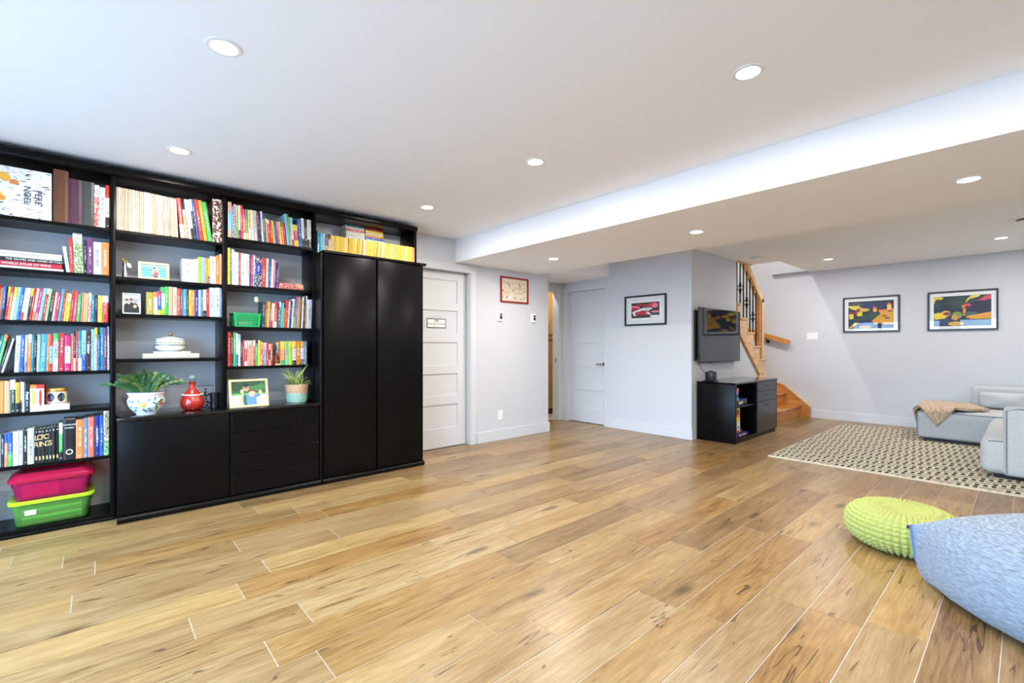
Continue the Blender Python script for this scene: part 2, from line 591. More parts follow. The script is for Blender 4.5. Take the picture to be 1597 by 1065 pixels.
def mk_rug():
    m, nt, b = newmat('woven_rug')
    tc = N(nt, 'ShaderNodeTexCoord')
    sp = N(nt, 'ShaderNodeSeparateXYZ')
    nt.links.new(tc.outputs['Object'], sp.inputs[0])
    x = math_n(nt, 'MULTIPLY', sp.outputs[0], 1 / 0.088)
    row = math_n(nt, 'FLOOR', x)
    fx = math_n(nt, 'FRACT', x)
    par = math_n(nt, 'MULTIPLY', math_n(nt, 'MODULO', math_n(nt, 'ADD', row, 4000), 11.0), 0.3636)
    y = math_n(nt, 'ADD', math_n(nt, 'MULTIPLY', sp.outputs[1], 1 / 0.29), par)
    fy = math_n(nt, 'FRACT', math_n(nt, 'ADD', y, 100.0))
    half = math_n(nt, 'LESS_THAN', fy, 0.52)
    dash = math_n(nt, 'FRACT', math_n(nt, 'MULTIPLY', fy, 3 / 0.52))
    d1 = math_n(nt, 'MULTIPLY', math_n(nt, 'GREATER_THAN', dash, 0.22), math_n(nt, 'LESS_THAN', dash, 0.76))
    rx = math_n(nt, 'MULTIPLY', math_n(nt, 'GREATER_THAN', fx, 0.10), math_n(nt, 'LESS_THAN', fx, 0.90))
    blk = math_n(nt, 'MULTIPLY', math_n(nt, 'MULTIPLY', d1, rx), half)
    gx = math_n(nt, 'MULTIPLY', math_n(nt, 'GREATER_THAN', fx, 0.24), math_n(nt, 'LESS_THAN', fx, 0.76))
    gry = math_n(nt, 'MULTIPLY', math_n(nt, 'MULTIPLY', gx, math_n(nt, 'SUBTRACT', 1.0, half)), 0.9)
    nz = N(nt, 'ShaderNodeTexNoise')
    nz.inputs['Scale'].default_value = 240
    nt.links.new(tc.outputs['Object'], nz.inputs['Vector'])
    base = ramp(nt, nz.outputs['Fac'], [(0.3, (196, 184, 156)), (0.7, (230, 222, 198))])
    m1 = N(nt, 'ShaderNodeMix', data_type='RGBA')
    nt.links.new(gry, m1.inputs['Factor'])
    nt.links.new(base, m1.inputs['A'])
    m1.inputs['B'].default_value = L4((138, 134, 122))
    m2 = N(nt, 'ShaderNodeMix', data_type='RGBA')
    nt.links.new(blk, m2.inputs['Factor'])
    nt.links.new(m1.outputs['Result'], m2.inputs['A'])
    m2.inputs['B'].default_value = L4((26, 26, 30))
    nt.links.new(m2.outputs['Result'], b.inputs['Base Color'])
    b.inputs['Roughness'].default_value = 0.95
    bp = N(nt, 'ShaderNodeBump')
    bp.inputs['Strength'].default_value = 0.5
    bp.inputs['Distance'].default_value = 0.003
    nt.links.new(nz.outputs['Fac'], bp.inputs['Height'])
    nt.links.new(bp.outputs['Normal'], b.inputs['Normal'])
    return m
MAT['rug'] = mk_rug()

def mk_cover():
    """book cover: colour per face from 'Col'; 'Txt' = (along, across, seed, style) drives the printed marks"""
    m, nt, b = newmat('book_cover')
    a = N(nt, 'ShaderNodeVertexColor', layer_name='Col')
    t = N(nt, 'ShaderNodeVertexColor', layer_name='Txt')
    sp = N(nt, 'ShaderNodeSeparateColor')
    nt.links.new(t.outputs['Color'], sp.inputs[0])
    al, ac, sd = sp.outputs[0], sp.outputs[1], sp.outputs[2]
    cv = N(nt, 'ShaderNodeCombineXYZ')
    nt.links.new(math_n(nt, 'MULTIPLY', al, 46.0), cv.inputs[0])
    nt.links.new(math_n(nt, 'MULTIPLY', ac, 3.0), cv.inputs[1])
    nt.links.new(math_n(nt, 'MULTIPLY', sd, 97.0), cv.inputs[2])
    nz = N(nt, 'ShaderNodeTexNoise')
    nz.inputs['Scale'].default_value = 1.0
    nz.inputs['Detail'].default_value = 2
    nt.links.new(cv.outputs[0], nz.inputs['Vector'])
    let = math_n(nt, 'GREATER_THAN', nz.outputs['Fac'], 0.52)
    mid = math_n(nt, 'LESS_THAN', math_n(nt, 'ABSOLUTE', math_n(nt, 'SUBTRACT', ac, 0.5)), 0.17)
    lo = math_n(nt, 'ADD', 0.18, math_n(nt, 'MULTIPLY', sd, 0.25))
    hi = math_n(nt, 'ADD', 0.70, math_n(nt, 'MULTIPLY', sd, 0.2))
    win = math_n(nt, 'MULTIPLY', math_n(nt, 'GREATER_THAN', al, lo), math_n(nt, 'LESS_THAN', al, hi))
    pub = math_n(nt, 'MULTIPLY', math_n(nt, 'GREATER_THAN', al, 0.05), math_n(nt, 'LESS_THAN', al, 0.09))
    win = math_n(nt, 'MAXIMUM', win, pub)
    st = t.outputs['Alpha']
    tx = math_n(nt, 'MULTIPLY', math_n(nt, 'MULTIPLY', let, mid), math_n(nt, 'MULTIPLY', win, math_n(nt, 'COMPARE', st, 0.5, 0.1)))
    cv2 = N(nt, 'ShaderNodeCombineXYZ')
    nt.links.new(math_n(nt, 'MULTIPLY', al, 13.0), cv2.inputs[0])
    nt.links.new(math_n(nt, 'MULTIPLY', ac, 3.0), cv2.inputs[1])
    nt.links.new(math_n(nt, 'MULTIPLY', sd, 55.0), cv2.inputs[2])
    nz2 = N(nt, 'ShaderNodeTexNoise')
    nz2.inputs['Scale'].default_value = 1.6
    nz2.inputs['Detail'].default_value = 3
    nt.links.new(cv2.outputs[0], nz2.inputs['Vector'])
    pat = math_n(nt, 'MULTIPLY', math_n(nt, 'GREATER_THAN', nz2.outputs['Fac'], 0.54), math_n(nt, 'COMPARE', st, 1.0, 0.1))
    f = math_n(nt, 'MULTIPLY', math_n(nt, 'MAXIMUM', tx, pat), 0.7)
    bw = N(nt, 'ShaderNodeRGBToBW')
    nt.links.new(a.outputs['Color'], bw.inputs[0])
    dark = math_n(nt, 'LESS_THAN', bw.outputs[0], 0.36)
    ink = N(nt, 'ShaderNodeMix', data_type='RGBA')
    nt.links.new(dark, ink.inputs['Factor'])
    ink.inputs['A'].default_value = L4((38, 34, 44))
    ink.inputs['B'].default_value = L4((238, 234, 222))
    mx = N(nt, 'ShaderNodeMix', data_type='RGBA')
    nt.links.new(f, mx.inputs['Factor'])
    nt.links.new(a.outputs['Color'], mx.inputs['A'])
    nt.links.new(ink.outputs['Result'], mx.inputs['B'])
    nt.links.new(mx.outputs['Result'], b.inputs['Base Color'])
    b.inputs['Roughness'].default_value = 0.38
    return m
MAT['cover'] = mk_cover()
# ------------------------------------------------------------------ the room
YW, YS, YC = 4.453, 4.148, 4.0          # back wall, shelf fronts, cabinet fronts
XP, XF, YT = 5.59, 8.87, 2.83           # picture wall, far wall, television wall
CZ, BZ = 2.42, 2.153                    # ceiling, beam underside
YB = -2.6                               # wall on the camera's right, out of view
T = 0.12

floor = struct(bx('floor', MAT['grout'], None, XL - T, XF + T, YB - T, 5.12, -0.06, -0.0022), 'wood-look plank floor with pale grout joints across the whole room')

def view_px(x, y):
    d = math.cos(YAW) * x + math.sin(YAW) * y
    if d < 0.3:
        return None
    return 798.5 + 723 * (math.sin(YAW) * x - math.cos(YAW) * y) / d, 541 + 723 * CAM_H / d

def plank_mesh(x0, x1, y0, y1):
    me = bpy.data.meshes.new('plank')
    e, t = 0.0012, 0.0
    a, b = 0.0022, 0.004
    vs = [(x0, y0, -0.004), (x1, y0, -0.004), (x1, y1, -0.004), (x0, y1, -0.004),
          (x0 + e, y0 + e, 0), (x1 - e, y0 + e, 0), (x1 - e, y1 - e, 0), (x0 + e, y1 - e, 0)]
    fs = [(4, 5, 6, 7), (0, 1, 5, 4), (1, 2, 6, 5), (2, 3, 7, 6), (3, 0, 4, 7)]
    me.from_pydata(vs, [], fs)
    me.materials.append(MAT['plank'])
    return me

PW, PL, GAP = 0.1965, 1.2, 0.0028
known = {0: 0.50, 1: 0.69, 2: 0.301, 3: 0.52, 4: 0.68, 5: 1.12, 6: 0.62, 7: 0.0, 8: -0.13, 9: -0.34}
ROW0 = 1.836
std = plank_mesh(-PL / 2 + GAP / 2, PL / 2 - GAP / 2, -PW / 2 + GAP / 2, PW / 2 - GAP / 2)
rngp = random.Random(11)
spots = []
for r in range(-23, 17):
    ya, yb = ROW0 + r * PW, ROW0 + (r + 1) * PW
    if yb < YB or ya > 5.12:
        continue
    j = known.get(r, rngp.uniform(0, PL))
    x = j - math.ceil((j - XL) / PL) * PL
    while x < XF:
        spots.append((x, x + PL, ya, yb))
        x += PL
def seen(s):
    for px in (s[0], (s[0] + s[1]) / 2, s[1]):
        for py in (s[2], s[3]):
            p = view_px(px, py)
            if p and -60 < p[0] < 1660 and p[1] < 1120:
                return True
    return False
rest = []
n_seen = 0
for s in spots:
    xa, xb = max(s[0], XL), min(s[1], XF)
    ya, yb = max(s[2], YB), min(s[3], 5.12)
    if xb - xa < 0.02 or yb - ya < 0.01:
        continue
    behind_wall = (ya > YW + 0.15 and (xb < 4.7 or xa > 5.7)) or (xa > 5.75 and ya > 2.9 and xb < 7.2)
    if behind_wall:
        continue
    if seen(s) and n_seen < 300:
        n_seen += 1
        whole = (xa == s[0] and xb == s[1] and ya == s[2] and yb == s[3])
        me = std if whole else plank_mesh(xa - (s[0] + s[1]) / 2 + GAP / 2, xb - (s[0] + s[1]) / 2 - GAP / 2, ya - (s[2] + s[3]) / 2 + GAP / 2, yb - (s[2] + s[3]) / 2 - GAP / 2)
        o = bpy.data.objects.new('plank', me)
        COL.objects.link(o)
        o.parent = floor
        o.location = ((s[0] + s[1]) / 2, (s[2] + s[3]) / 2, 0)
    else:
        rest.append((xa, xb, ya, yb))
if rest:
    vs, fs = [], []
    for (xa, xb, ya, yb) in rest:
        k = len(vs)
        g = GAP / 2
        vs += [(xa + g, ya + g, 0), (xb - g, ya + g, 0), (xb - g, yb - g, 0), (xa + g, yb - g, 0)]
        fs.append((k, k + 1, k + 2, k + 3))
    me = bpy.data.meshes.new('plank_field')
    me.from_pydata(vs, [], fs)
    me.materials.append(MAT['plank'])
    o = bpy.data.objects.new('plank_field', me)
    COL.objects.link(o)
    o.parent = floor
    o['kind'] = 'stuff'

# walls
mb = MB().prism([(XL - T, 0), (2.55, 0), (2.55, 2.065), (3.35, 2.065), (3.35, 0), (4.684, 0), (4.684, CZ), (XL - T, CZ)], 'y', YW, YW + T)
struct(mb.build('wall_back', MAT['wall']), 'white wall behind the bookcase with a door and two thermostats')
struct(bx('wall_alcove', MAT['wall'], None, 4.684 - T, 4.684, YW + T, 5.01, 0, CZ), 'white return wall of the door alcove')
mb = MB().prism([(YT, 0), (4.165, 0), (4.165, 2.06), (4.895, 2.06), (4.895, 0), (5.01, 0), (5.01, CZ), (YT, CZ)], 'x', XP, XP + 0.1)
struct(mb.build('wall_picture', MAT['wall']), 'white wall carrying the framed pink print beside the alcove door')
mb = MB().prism([(4.4, 0), (4.76, 0), (4.76, 2.06), (5.515, 2.06), (5.515, 0), (6.7, 0), (6.7, CZ), (4.4, CZ)], 'y', 5.01, 5.13)
struct(mb.build('wall_alcove_back', MAT['wall']), 'white rear wall of the alcove with an open doorway')
mb = MB().prism([(XP + 0.1, 0), (7.74, 0), (7.74, 0.76), (6.94, 1.412), (6.94, CZ), (XP + 0.1, CZ)], 'y', YT, YT + 0.1)
struct(mb.build('wall_television', MAT['wall']), 'white wall behind the television, cut along the stair')
struct(bx('wall_right', MAT['wall'], None, XF, XF + T, YB - T, 4.0, 0, 4.6), 'white far wall with two colourful framed paintings')
mb = MB()
prev = YB - T
for (a, b) in WIN + [(YW + T, None)]:
    mb.box(XL - T, XL, prev, a, 0, CZ)
    if b is not None:
        mb.box(XL - T, XL, a, b, 0, WIN_Z[0])
        mb.box(XL - T, XL, a, b, WIN_Z[1], CZ)
        prev = b
struct(mb.build('wall_left', MAT['wall']), 'white window wall on the daylight side')
struct(bx('wall_front', MAT['wall'], None, XL, XF, YB - T, YB, 0, CZ), 'white wall at the sofa end of the room')
# stairwell shell above and behind
struct(bx('wall_stair', MAT['wall'], None, XP + 0.1, XF, 3.85, 3.95, 0, 4.6), 'white wall behind the staircase')
struct(bx('wall_landing', MAT['wall'], None, 5.5, 5.6, 2.0, 3.95, CZ + 0.05, 4.6), 'white wall of the upper landing')
struct(bx('wall_upper', MAT['wall'], None, 5.6, XF, 2.0, 2.1, CZ + 0.06, 4.6), 'white upper wall of the stairwell')
struct(bx('ceiling_stairwell', MAT['ceil'], None, 5.5, XF, 2.0, 3.95, 4.6, 4.66), 'white ceiling high above the staircase')
# rear room
struct(bx('floor_rear', plain('beige_tile', (206, 196, 176), 0.4, var=0.06), None, 4.5, 6.7, 5.12, 6.3, -0.05, 0.0), 'pale tile floor of the small rear room')
struct(bx('wall_rear', MAT['wall'], None, 4.5, 6.7, 6.3, 6.4, 0, CZ), 'white back wall of the small rear room')
struct(bx('wall_light_block', MAT['wall'], None, 2.2, 3.7, 4.95, 5.02, 0, CZ), 'added unseen wall blocking daylight leaks behind the door')  # three added walls shut out sky light leaking around the door
struct(bx('wall_light_block_side', MAT['wall'], None, 3.7, 3.77, YW + T, 5.02, 0, CZ), 'added unseen side wall blocking daylight leaks behind the door')
struct(bx('wall_light_block_end', MAT['wall'], None, 2.13, 2.2, YW + T, 5.02, 0, CZ), 'added unseen end wall blocking daylight leaks behind the door')
struct(bx('wall_rear_side', MAT['wall'], None, 6.7, 6.8, 3.95, 6.4, 0, CZ), 'white side wall of the small rear room')
struct(bx('wall_rear_end', MAT['wall'], None, 4.4, 4.5, 5.0, 6.4, 0, CZ), 'white end wall of the small rear room')

mb = MB()
mb.box(XL - T, XF + T, YB - T, 2.42, CZ, CZ + 0.06)
mb.box(XL - T, 7.43, 2.42, 2.86, CZ, CZ + 0.06)
mb.box(XL - T, XP + 0.1, 2.86, 6.4, CZ, CZ + 0.06)
mb.box(XP + 0.1, 6.94, 2.86, 2.94, CZ, CZ + 0.06)
mb.box(XP + 0.1, 6.8, 3.95, 6.4, CZ, CZ + 0.06)
struct(mb.build('ceiling', MAT['ceil']), 'white painted ceiling with recessed lights and stair opening')
struct(bx('ceiling_beam', MAT['ceil'], None, 3.12, 4.488, YB, YW, BZ, CZ), 'broad white dropped beam crossing the ceiling')
struct(bx('ceiling_soffit', MAT['ceil'], None, 4.488, XP, 4.09, 5.01, 2.187, CZ), 'low white soffit over the door alcove')
struct(bx('trim_1', MAT['wall'], None, 8.79, XF, 2.43, 3.0, CZ + 0.012, 2.95), 'white boxed ledge above the stairs on the far wall')

# baseboards
def base(name, x0, x1, y0, y1, label):
    mb = MB()
    mb.box(x0, x1, y0, y1, 0, 0.128, 0.0)
    struct(mb.build(name, MAT['trim']), label)
BT = 0.016
base('baseboard_back', 3.435, 4.684 + BT, YW - BT, YW, 'tall white baseboard under the thermostats')
base('baseboard_picture', XP - BT, XP, YT - BT, 4.165, 'tall white baseboard under the pink print')
base('baseboard_right', XF - BT, XF, YB, 2.41, 'tall white baseboard along the far wall')
base('baseboard_television', XP, 5.69, YT - BT, YT, 'short white baseboard left of the black cabinet')

# door casings
def casing(name, mb, label):
    return struct(mb.build(name, MAT['trim'], smooth=None), label)
mb = MB()
for (x0, x1, z0, z1) in ((3.335, 3.42, 0, 2.135), (2.48, 2.565, 0, 2.135), (2.565, 3.335, 2.05, 2.135)):
    mb.box(x0, x1, YW - 0.012, YW + T - 0.02, z0, z1, 0.0)
mb.box(3.318, 3.336, YW + 0.10, YW + T + 0.01, 0, 2.05)
mb.box(2.565, 3.335, YW + 0.10, YW + T + 0.01, 2.035, 2.051)
casing('trim_2', mb, 'white casing around the door beside the tall cabinet')
mb = MB()
mb.box(XP - 0.012, XP + 0.101, 4.884, 4.996, 0, 2.13)
mb.box(XP - 0.012, XP + 0.101, 4.160, 4.884, 2.036, 2.13)
mb.box(XP - 0.004, XP + 0.101, 4.156, 4.172, 0, 2.036)
casing('trim_3', mb, 'white casing around the alcove door with lever handle')
mb = MB()
mb.box(5.500, 5.577, 4.998, 5.132, 0, 2.13)
mb.box(4.69, 5.500, 4.998, 5.132, 2.045, 2.13)
mb.box(4.69, 4.775, 4.998, 5.132, 0, 2.045)
casing('trim_4', mb, 'white casing around the open doorway to the rear room')

# five-panel doors
PZ = [(0.228, 0.503), (0.60, 0.86), (0.954, 1.225), (1.331, 1.594), (1.683, 1.949)]
def panel_door(name, label, plane, axis, a0, a1, ap0, ap1, depth=0.035, ztop=2.034):
    """slab facing -axis; stiles from a0..ap0 and ap1..a1"""
    def B(mb, s0, s1, d0, d1, z0, z1, bev=0.0):
        if axis == 'y':
            mb.box(s0, s1, plane + d0, plane + d1, z0, z1, bev)
        else:
            mb.box(plane + d0, plane + d1, s0, s1, z0, z1, bev)
    root = bpy.data.objects.new(name, None)
    COL.objects.link(root)
    root.location = ((a0 + a1) / 2, plane, 0) if axis == 'y' else (plane, (a0 + a1) / 2, 0)
    struct(root, label)
    for (s0, s1) in ((a0, ap0), (ap1, a1)):
        mb = MB(); B(mb, s0, s1, 0, depth, 0.008, ztop); mb.build('stile', MAT['trim'], root)
    zs = [0.008] + [z for p in PZ for z in p] + [ztop]
    for k in range(0, len(zs), 2):
        mb = MB(); B(mb, ap0, ap1, 0, depth, zs[k], zs[k + 1]); mb.build('rail', MAT['trim'], root)
    for (z0, z1) in PZ:
        mb = MB(); B(mb, ap0, ap1, 0.012, depth - 0.012, z0, z1); mb.build('door_panel', MAT['trim'], root)
    return root
door1 = panel_door('door_1', 'white five-panel door with a small hanging plaque', 4.53, 'y', 2.567, 3.318, 2.68, 3.204)
door2 = panel_door('door_2', 'white five-panel alcove door with steel lever handle', 5.64, 'x', 4.173, 4.882, 4.250, 4.783)
mb = MB()
mb.cyl((5.64, 4.215, 0.913), (5.630, 4.215, 0.913), 0.027, n=20)
mb.tube([(5.632, 4.215, 0.913), (5.60, 4.215, 0.913), (5.592, 4.225, 0.913), (5.590, 4.33, 0.911)], [0.010, 0.010, 0.010, 0.008], 10)
mb.build('handle', MAT['steel'], door2, smooth=40)
# strike plate on the rear doorway
MB().box(5.498, 5.5005, 5.05, 5.075, 0.93, 0.99).build('strike_plate', MAT['steel'], bpy.data.objects['trim_4'])

# windows in the daylight wall
def window(n, a, b):
    root = bpy.data.objects.new('window_%d' % n, None)
    COL.objects.link(root)
    root.location = (XL - 0.06, (a + b) / 2, WIN_Z[0])
    struct(root, ['white framed window nearest the camera side', 'white framed patio window near the bookcase'][n - 1])
    z0, z1 = WIN_Z
    k = 2 if b - a < 1.8 else 3
    w = (b - a) / k
    fr = 0.05
    mb = MB()
    mb.box(XL - 0.1, XL - 0.03, a, b, z0, z0 + fr)
    mb.box(XL - 0.1, XL - 0.03, a, b, z1 - fr, z1)
    for i in range(k + 1):
        y = a + i * w
        mb.box(XL - 0.1, XL - 0.03, max(a, y - fr / 2 - (0.02 if 0 < i < k else 0)), min(b, y + fr / 2 + (0.02 if 0 < i < k else 0)), z0 + fr, z1 - fr)
    mb.build('window_frame', MAT['trim'], root)
    for i in range(k):
        MB().box(XL - 0.068, XL - 0.064, a + i * w + 0.02, a + (i + 1) * w - 0.02, z0 + fr * .8, z1 - fr * .8).build('pane', MAT['glass'], root)
for i, (a, b) in enumerate(WIN):
    window(i + 1, a, b)
struct(bx('ground', plain('ground_bounce_tone', (152, 156, 162), 0.9, var=0.2, vscale=2), None, -30, XL - T, -20, 24, -0.3, -0.1), 'unseen ground outside the windows, toned to bounce daylight')  # unseen ground; its tone sets how much daylight bounces to the ceiling

# recessed ceiling lights
M_led = plain('led_diffuser', (255, 250, 240), 0.5, emit=14.0)
ring_me = None
def downlight(x, y, z, label, group='recessed ceiling lights', power=LAMP_W, hidden=False):
    t = thing('ceiling_light', label, 'light', (x, y, z), group=group)
    MB().lathe([(0.050, -0.001), (0.050, -0.004), (0.058, -0.006), (0.066, -0.004), (0.068, 0.0)], (x, y, z), 32).build('trim_ring', MAT['white_plastic'], t, smooth=40)
    MB().lathe([(0.0, -0.0045), (0.030, -0.0045), (0.0505, -0.003)], (x, y, z), 32).build('diffuser', M_led, t)
    ld = bpy.data.lights.new('lamp', 'AREA')
    ld.shape = 'DISK'
    ld.size = 0.10
    ld.energy = power
    ld.color = LAMP_COL
    lo = bpy.data.objects.new('lamp', ld)
    COL.objects.link(lo)
    lo.parent = t
    lo.location = (0, 0, -0.008)
    return t
downlight(0.40, 2.24, CZ, 'recessed light at the top of the ceiling nearest the bookcase end')
downlight(0.40, 3.61, CZ, 'recessed light just above the second bookcase bay')
downlight(2.21, 2.22, CZ, 'recessed light in the middle of the main ceiling')
downlight(2.21, 3.59, CZ, 'recessed light in front of the white door and tall cabinet')
downlight(2.21, 0.85, CZ, 'recessed light on the main ceiling nearest the beam and beanbag')
downlight(3.80, 3.53, BZ, 'recessed light under the beam near the alcove')
downlight(3.82, 1.89, BZ, 'recessed light halfway along the beam underside')
downlight(3.81, 0.23, BZ, 'recessed light under the beam at the sofa end')
downlight(7.76, 1.89, CZ, 'recessed light near the smoke detector over the rug')
downlight(7.72, 0.20, CZ, 'recessed light above the sofa by the ceiling vent')
for (x, y, z, w_) in ((0.40, 0.85, CZ, 'nearest above the camera'), (0.40, -0.55, CZ, 'by the camera-side window'), (2.21, -0.55, CZ, 'above the beanbag end'), (3.81, -1.45, BZ, 'under the far end of the beam'), (7.72, -1.5, CZ, 'over the hidden end of the sofa')):
    downlight(x, y, z, 'recessed ceiling light out of view ' + w_, 'recessed lights behind the camera')
downlight(5.4, 5.35, CZ, 'added unseen light brightening the rear room', 'added unseen lights beyond the room', 14)  # lamp added out of view to brighten the rear room
downlight(6.5, 3.3, 4.6, 'added unseen light high in the stairwell', 'added unseen lights beyond the room', 60)  # invented lamp lighting the upper stairwell from out of sight

# ceiling fittings
t = thing('smoke_detector', 'round white smoke detector on the ceiling before the stairs', 'detector', (6.84, 2.53, CZ))
MB().lathe([(0.0, -0.038), (0.045, -0.038), (0.058, -0.030), (0.062, -0.012), (0.062, 0.0)], (6.84, 2.53, CZ), 32).build('body', MAT['white_plastic'], t, smooth=40)
MB().lathe([(0.060, -0.008), (0.0635, -0.008), (0.0635, -0.013), (0.060, -0.013)], (6.84, 2.53, CZ), 32).build('vent_slot', MAT['black_plastic'], t)
t = thing('ceiling_vent', 'round white air vent on the ceiling above the sofa', 'vent', (6.75, -0.02, CZ))
MB().lathe([(0.10, -0.006), (0.14, -0.010), (0.15, 0.0)], (6.75, -0.02, CZ), 40).build('rim', MAT['white_plastic'], t, smooth=40)
MB().lathe([(0.0, -0.030), (0.085, -0.030), (0.095, -0.024), (0.06, -0.016)], (6.75, -0.02, CZ), 40).build('disc', MAT['white_plastic'], t, smooth=40)
MB().lathe([(0.0, -0.004), (0.10, -0.004), (0.102, -0.0005)], (6.75, -0.02, CZ), 40).build('throat', MAT['black_plastic'], t)
# ------------------------------------------------------------------ bookcase and cabinets
BK = MAT['black']
bc = thing('bookcase', 'tall black open bookcase of four bays along the white wall', 'bookcase', (0.9, YS, 0))
YD = YW - 0.004
UP = [(-0.603, -0.575, 0.0), (0.078, 0.106, 0.0), (0.731, 0.761, 0.7005), (1.409, 1.437, 0.7005), (2.404, 2.431, 1.9955)]
ZTOP = 2.335
for (a, b, z0) in UP:
    bx('upright', BK, bc, a, b, YS, YD, z0, ZTOP, 0.005, 2, 30)
SHELVES = {1: [1.972, 1.654, 1.335, 1.013, 0.765, 0.439, 0.045], 2: [1.972, 1.652, 1.400, 1.086], 3: [2.025, 1.657, 1.330, 1.018]}
BAYX = {1: (-0.575, 0.078), 2: (0.106, 0.731), 3: (0.761, 1.409), 4: (1.437, 2.404)}
for bay, zs in SHELVES.items():
    for z in zs:
        bx('shelf', BK, bc, BAYX[bay][0], BAYX[bay][1], YS + 0.004, YD, z - 0.023, z, 0.003, 1, 30)
mb = MB()
mb.box(-0.62, 2.436, YS - 0.022, YD, ZTOP, 2.388, 0.016, 3)
mb.build('crown', BK, bc, smooth=35)
mb = MB()
mb.tube([(-0.62, YS - 0.004, 0.012), (0.095, YS - 0.004, 0.012)], 0.0118, 14)
mb.box(-0.60, 0.095, YS - 0.003, YS + 0.02, 0.0, 0.03)
mb.build('plinth', BK, bc, smooth=40)
for (x, zz) in ((0.7305, 1.2), (0.7305, 0.95), (1.4085, 1.27), (1.4085, 1.60), (2.4035, 2.28)):
    MB().cyl((x + 0.0004, YS + 0.07, zz), (x - 0.0015, YS + 0.07, zz), 0.004, n=10).build('peg', MAT['silver'], bc)

def plinth(parent, x0, x1):
    mb = MB()
    mb.box(x0, x1, YC + 0.004, YC + 0.03, 0.0, 0.048)
    mb.tube([(x0, YC + 0.006, 0.024), (x1, YC + 0.006, 0.024)], 0.0235, 16)
    mb.build('plinth', BK, parent, smooth=40)

bcab = thing('base_cabinet', 'low black cabinet with one wide flat door under plant pot', 'cabinet', (0.43, YC, 0))
bx('body', BK, bcab, 0.108, 0.757, YC + 0.02, YD, 0.0485, 0.678)
bx('door', BK, bcab, 0.112, 0.745, YC, YC + 0.0195, 0.056, 0.676, 0.003, 2, 30)
plinth(bcab, 0.108, 0.757)
dcab = thing('drawer_cabinet', 'low black chest of four flat drawers under woven basket plant', 'cabinet', (1.09, YC, 0))
bx('body', BK, dcab, 0.758, 1.418, YC + 0.02, YD, 0.0485, 0.678)
for (z0, z1) in ((0.056, 0.211), (0.2135, 0.3695), (0.372, 0.5195), (0.522, 0.676)):
    bx('drawer', BK, dcab, 0.763, 1.405, YC, YC + 0.0195, z0, z1, 0.002, 1, 30)
plinth(dcab, 0.758, 1.418)
tag(bx('countertop', MAT['blackgloss'], None, 0.107, 1.418, YC - 0.012, YD, 0.6785, 0.70, 0.003, 2, 30, origin=(0.76, YC, 0.68)), 'glossy black worktop over the low cabinets with vase and photo', 'countertop')
wd = thing('wardrobe', 'tall black cabinet with two plain doors at the bookcase end', 'wardrobe', (1.93, YC, 0))
bx('body', BK, wd, 1.438, 2.416, YC + 0.021, YD, 0.0485, 1.972)
bx('side_panel', BK, wd, 1.4195, 1.4375, YC + 0.002, YS - 0.001, 0.0, 1.972, 0.002, 1, 30)
for (a, b) in ((1.447, 1.918), (1.934, 2.413)):
    bx('door', BK, wd, a, b, YC - 0.004, YC + 0.0205, 0.056, 1.966, 0.004, 2, 30)
bx('top_panel', BK, wd, 1.4415, 2.447, YC - 0.014, YD, 1.9725, 1.995, 0.003, 1, 30)
plinth(wd, 1.438, 2.424)

# ------------------------------------------------------------------ books
CLR = {'amber': (240, 166, 40), 'beige': (214, 204, 180), 'black': (22, 22, 24), 'blacktolk': (20, 18, 18), 'blue': (32, 92, 176), 'bluegrey': (120, 142, 170), 'brown': (112, 66, 36), 'coral': (224, 84, 66), 'cream': (240, 228, 196), 'crimson': (206, 44, 66), 'dark': (44, 44, 44), 'darkgreen': (20, 58, 48), 'darkteal': (24, 66, 70), 'deeporange': (238, 138, 24), 'gold': (226, 178, 46), 'green': (74, 184, 84), 'greygreen': (164, 176, 160), 'indigo': (86, 88, 160), 'ivory': (234, 228, 212), 'lavender': (206, 210, 238), 'leaf': (120, 158, 84), 'lightblue': (150, 208, 236), 'lightgreen': (164, 214, 150), 'lightgrey': (206, 210, 214), 'lime': (174, 216, 66), 'magenta': (206, 44, 120), 'magyellow': (246, 208, 60), 'maroon': (72, 26, 34), 'mauve': (122, 102, 130), 'mint': (150, 214, 172), 'navy': (26, 34, 72), 'navyblue': (30, 48, 140), 'nightstar': (30, 30, 78), 'ochre': (212, 152, 66), 'olive': (182, 166, 66), 'orange': (242, 140, 70), 'ornate': (92, 40, 26), 'paleblue': (214, 226, 242), 'palegrey': (216, 216, 210), 'peach': (244, 178, 140), 'pink': (240, 128, 160), 'pinkgrey': (206, 172, 176), 'pinkwhite': (244, 214, 208), 'plum': (90, 44, 66), 'purple': (116, 44, 112), 'red': (214, 50, 42), 'rose': (222, 78, 98), 'rust': (178, 76, 56), 'salmon': (230, 120, 104), 'sky': (70, 164, 220), 'slate': (66, 72, 68), 'tan': (206, 176, 138), 'teal': (30, 138, 150), 'turquoise': (60, 190, 196), 'white': (240, 238, 234), 'whitered': (244, 240, 236), 'yellow': (246, 214, 66)}
CLR = {k: tuple(int(c * 0.89) for c in v) for k, v in CLR.items()}
CNAME = {'blacktolk': 'black', 'magyellow': 'bright yellow', 'nightstar': 'dark navy star-patterned', 'whitered': 'white red-lettered', 'paleblue': 'pale blue', 'lightblue': 'light blue', 'lightgreen': 'light green', 'lightgrey': 'light grey', 'darkgreen': 'dark green', 'darkteal': 'dark teal', 'deeporange': 'deep orange', 'pinkgrey': 'greyish pink', 'pinkwhite': 'pinkish white', 'greygreen': 'grey-green', 'bluegrey': 'blue-grey', 'navyblue': 'royal blue', 'palegrey': 'pale grey', 'leaf': 'green leaf-patterned', 'ornate': 'ornate gilded brown', 'sky': 'sky blue'}
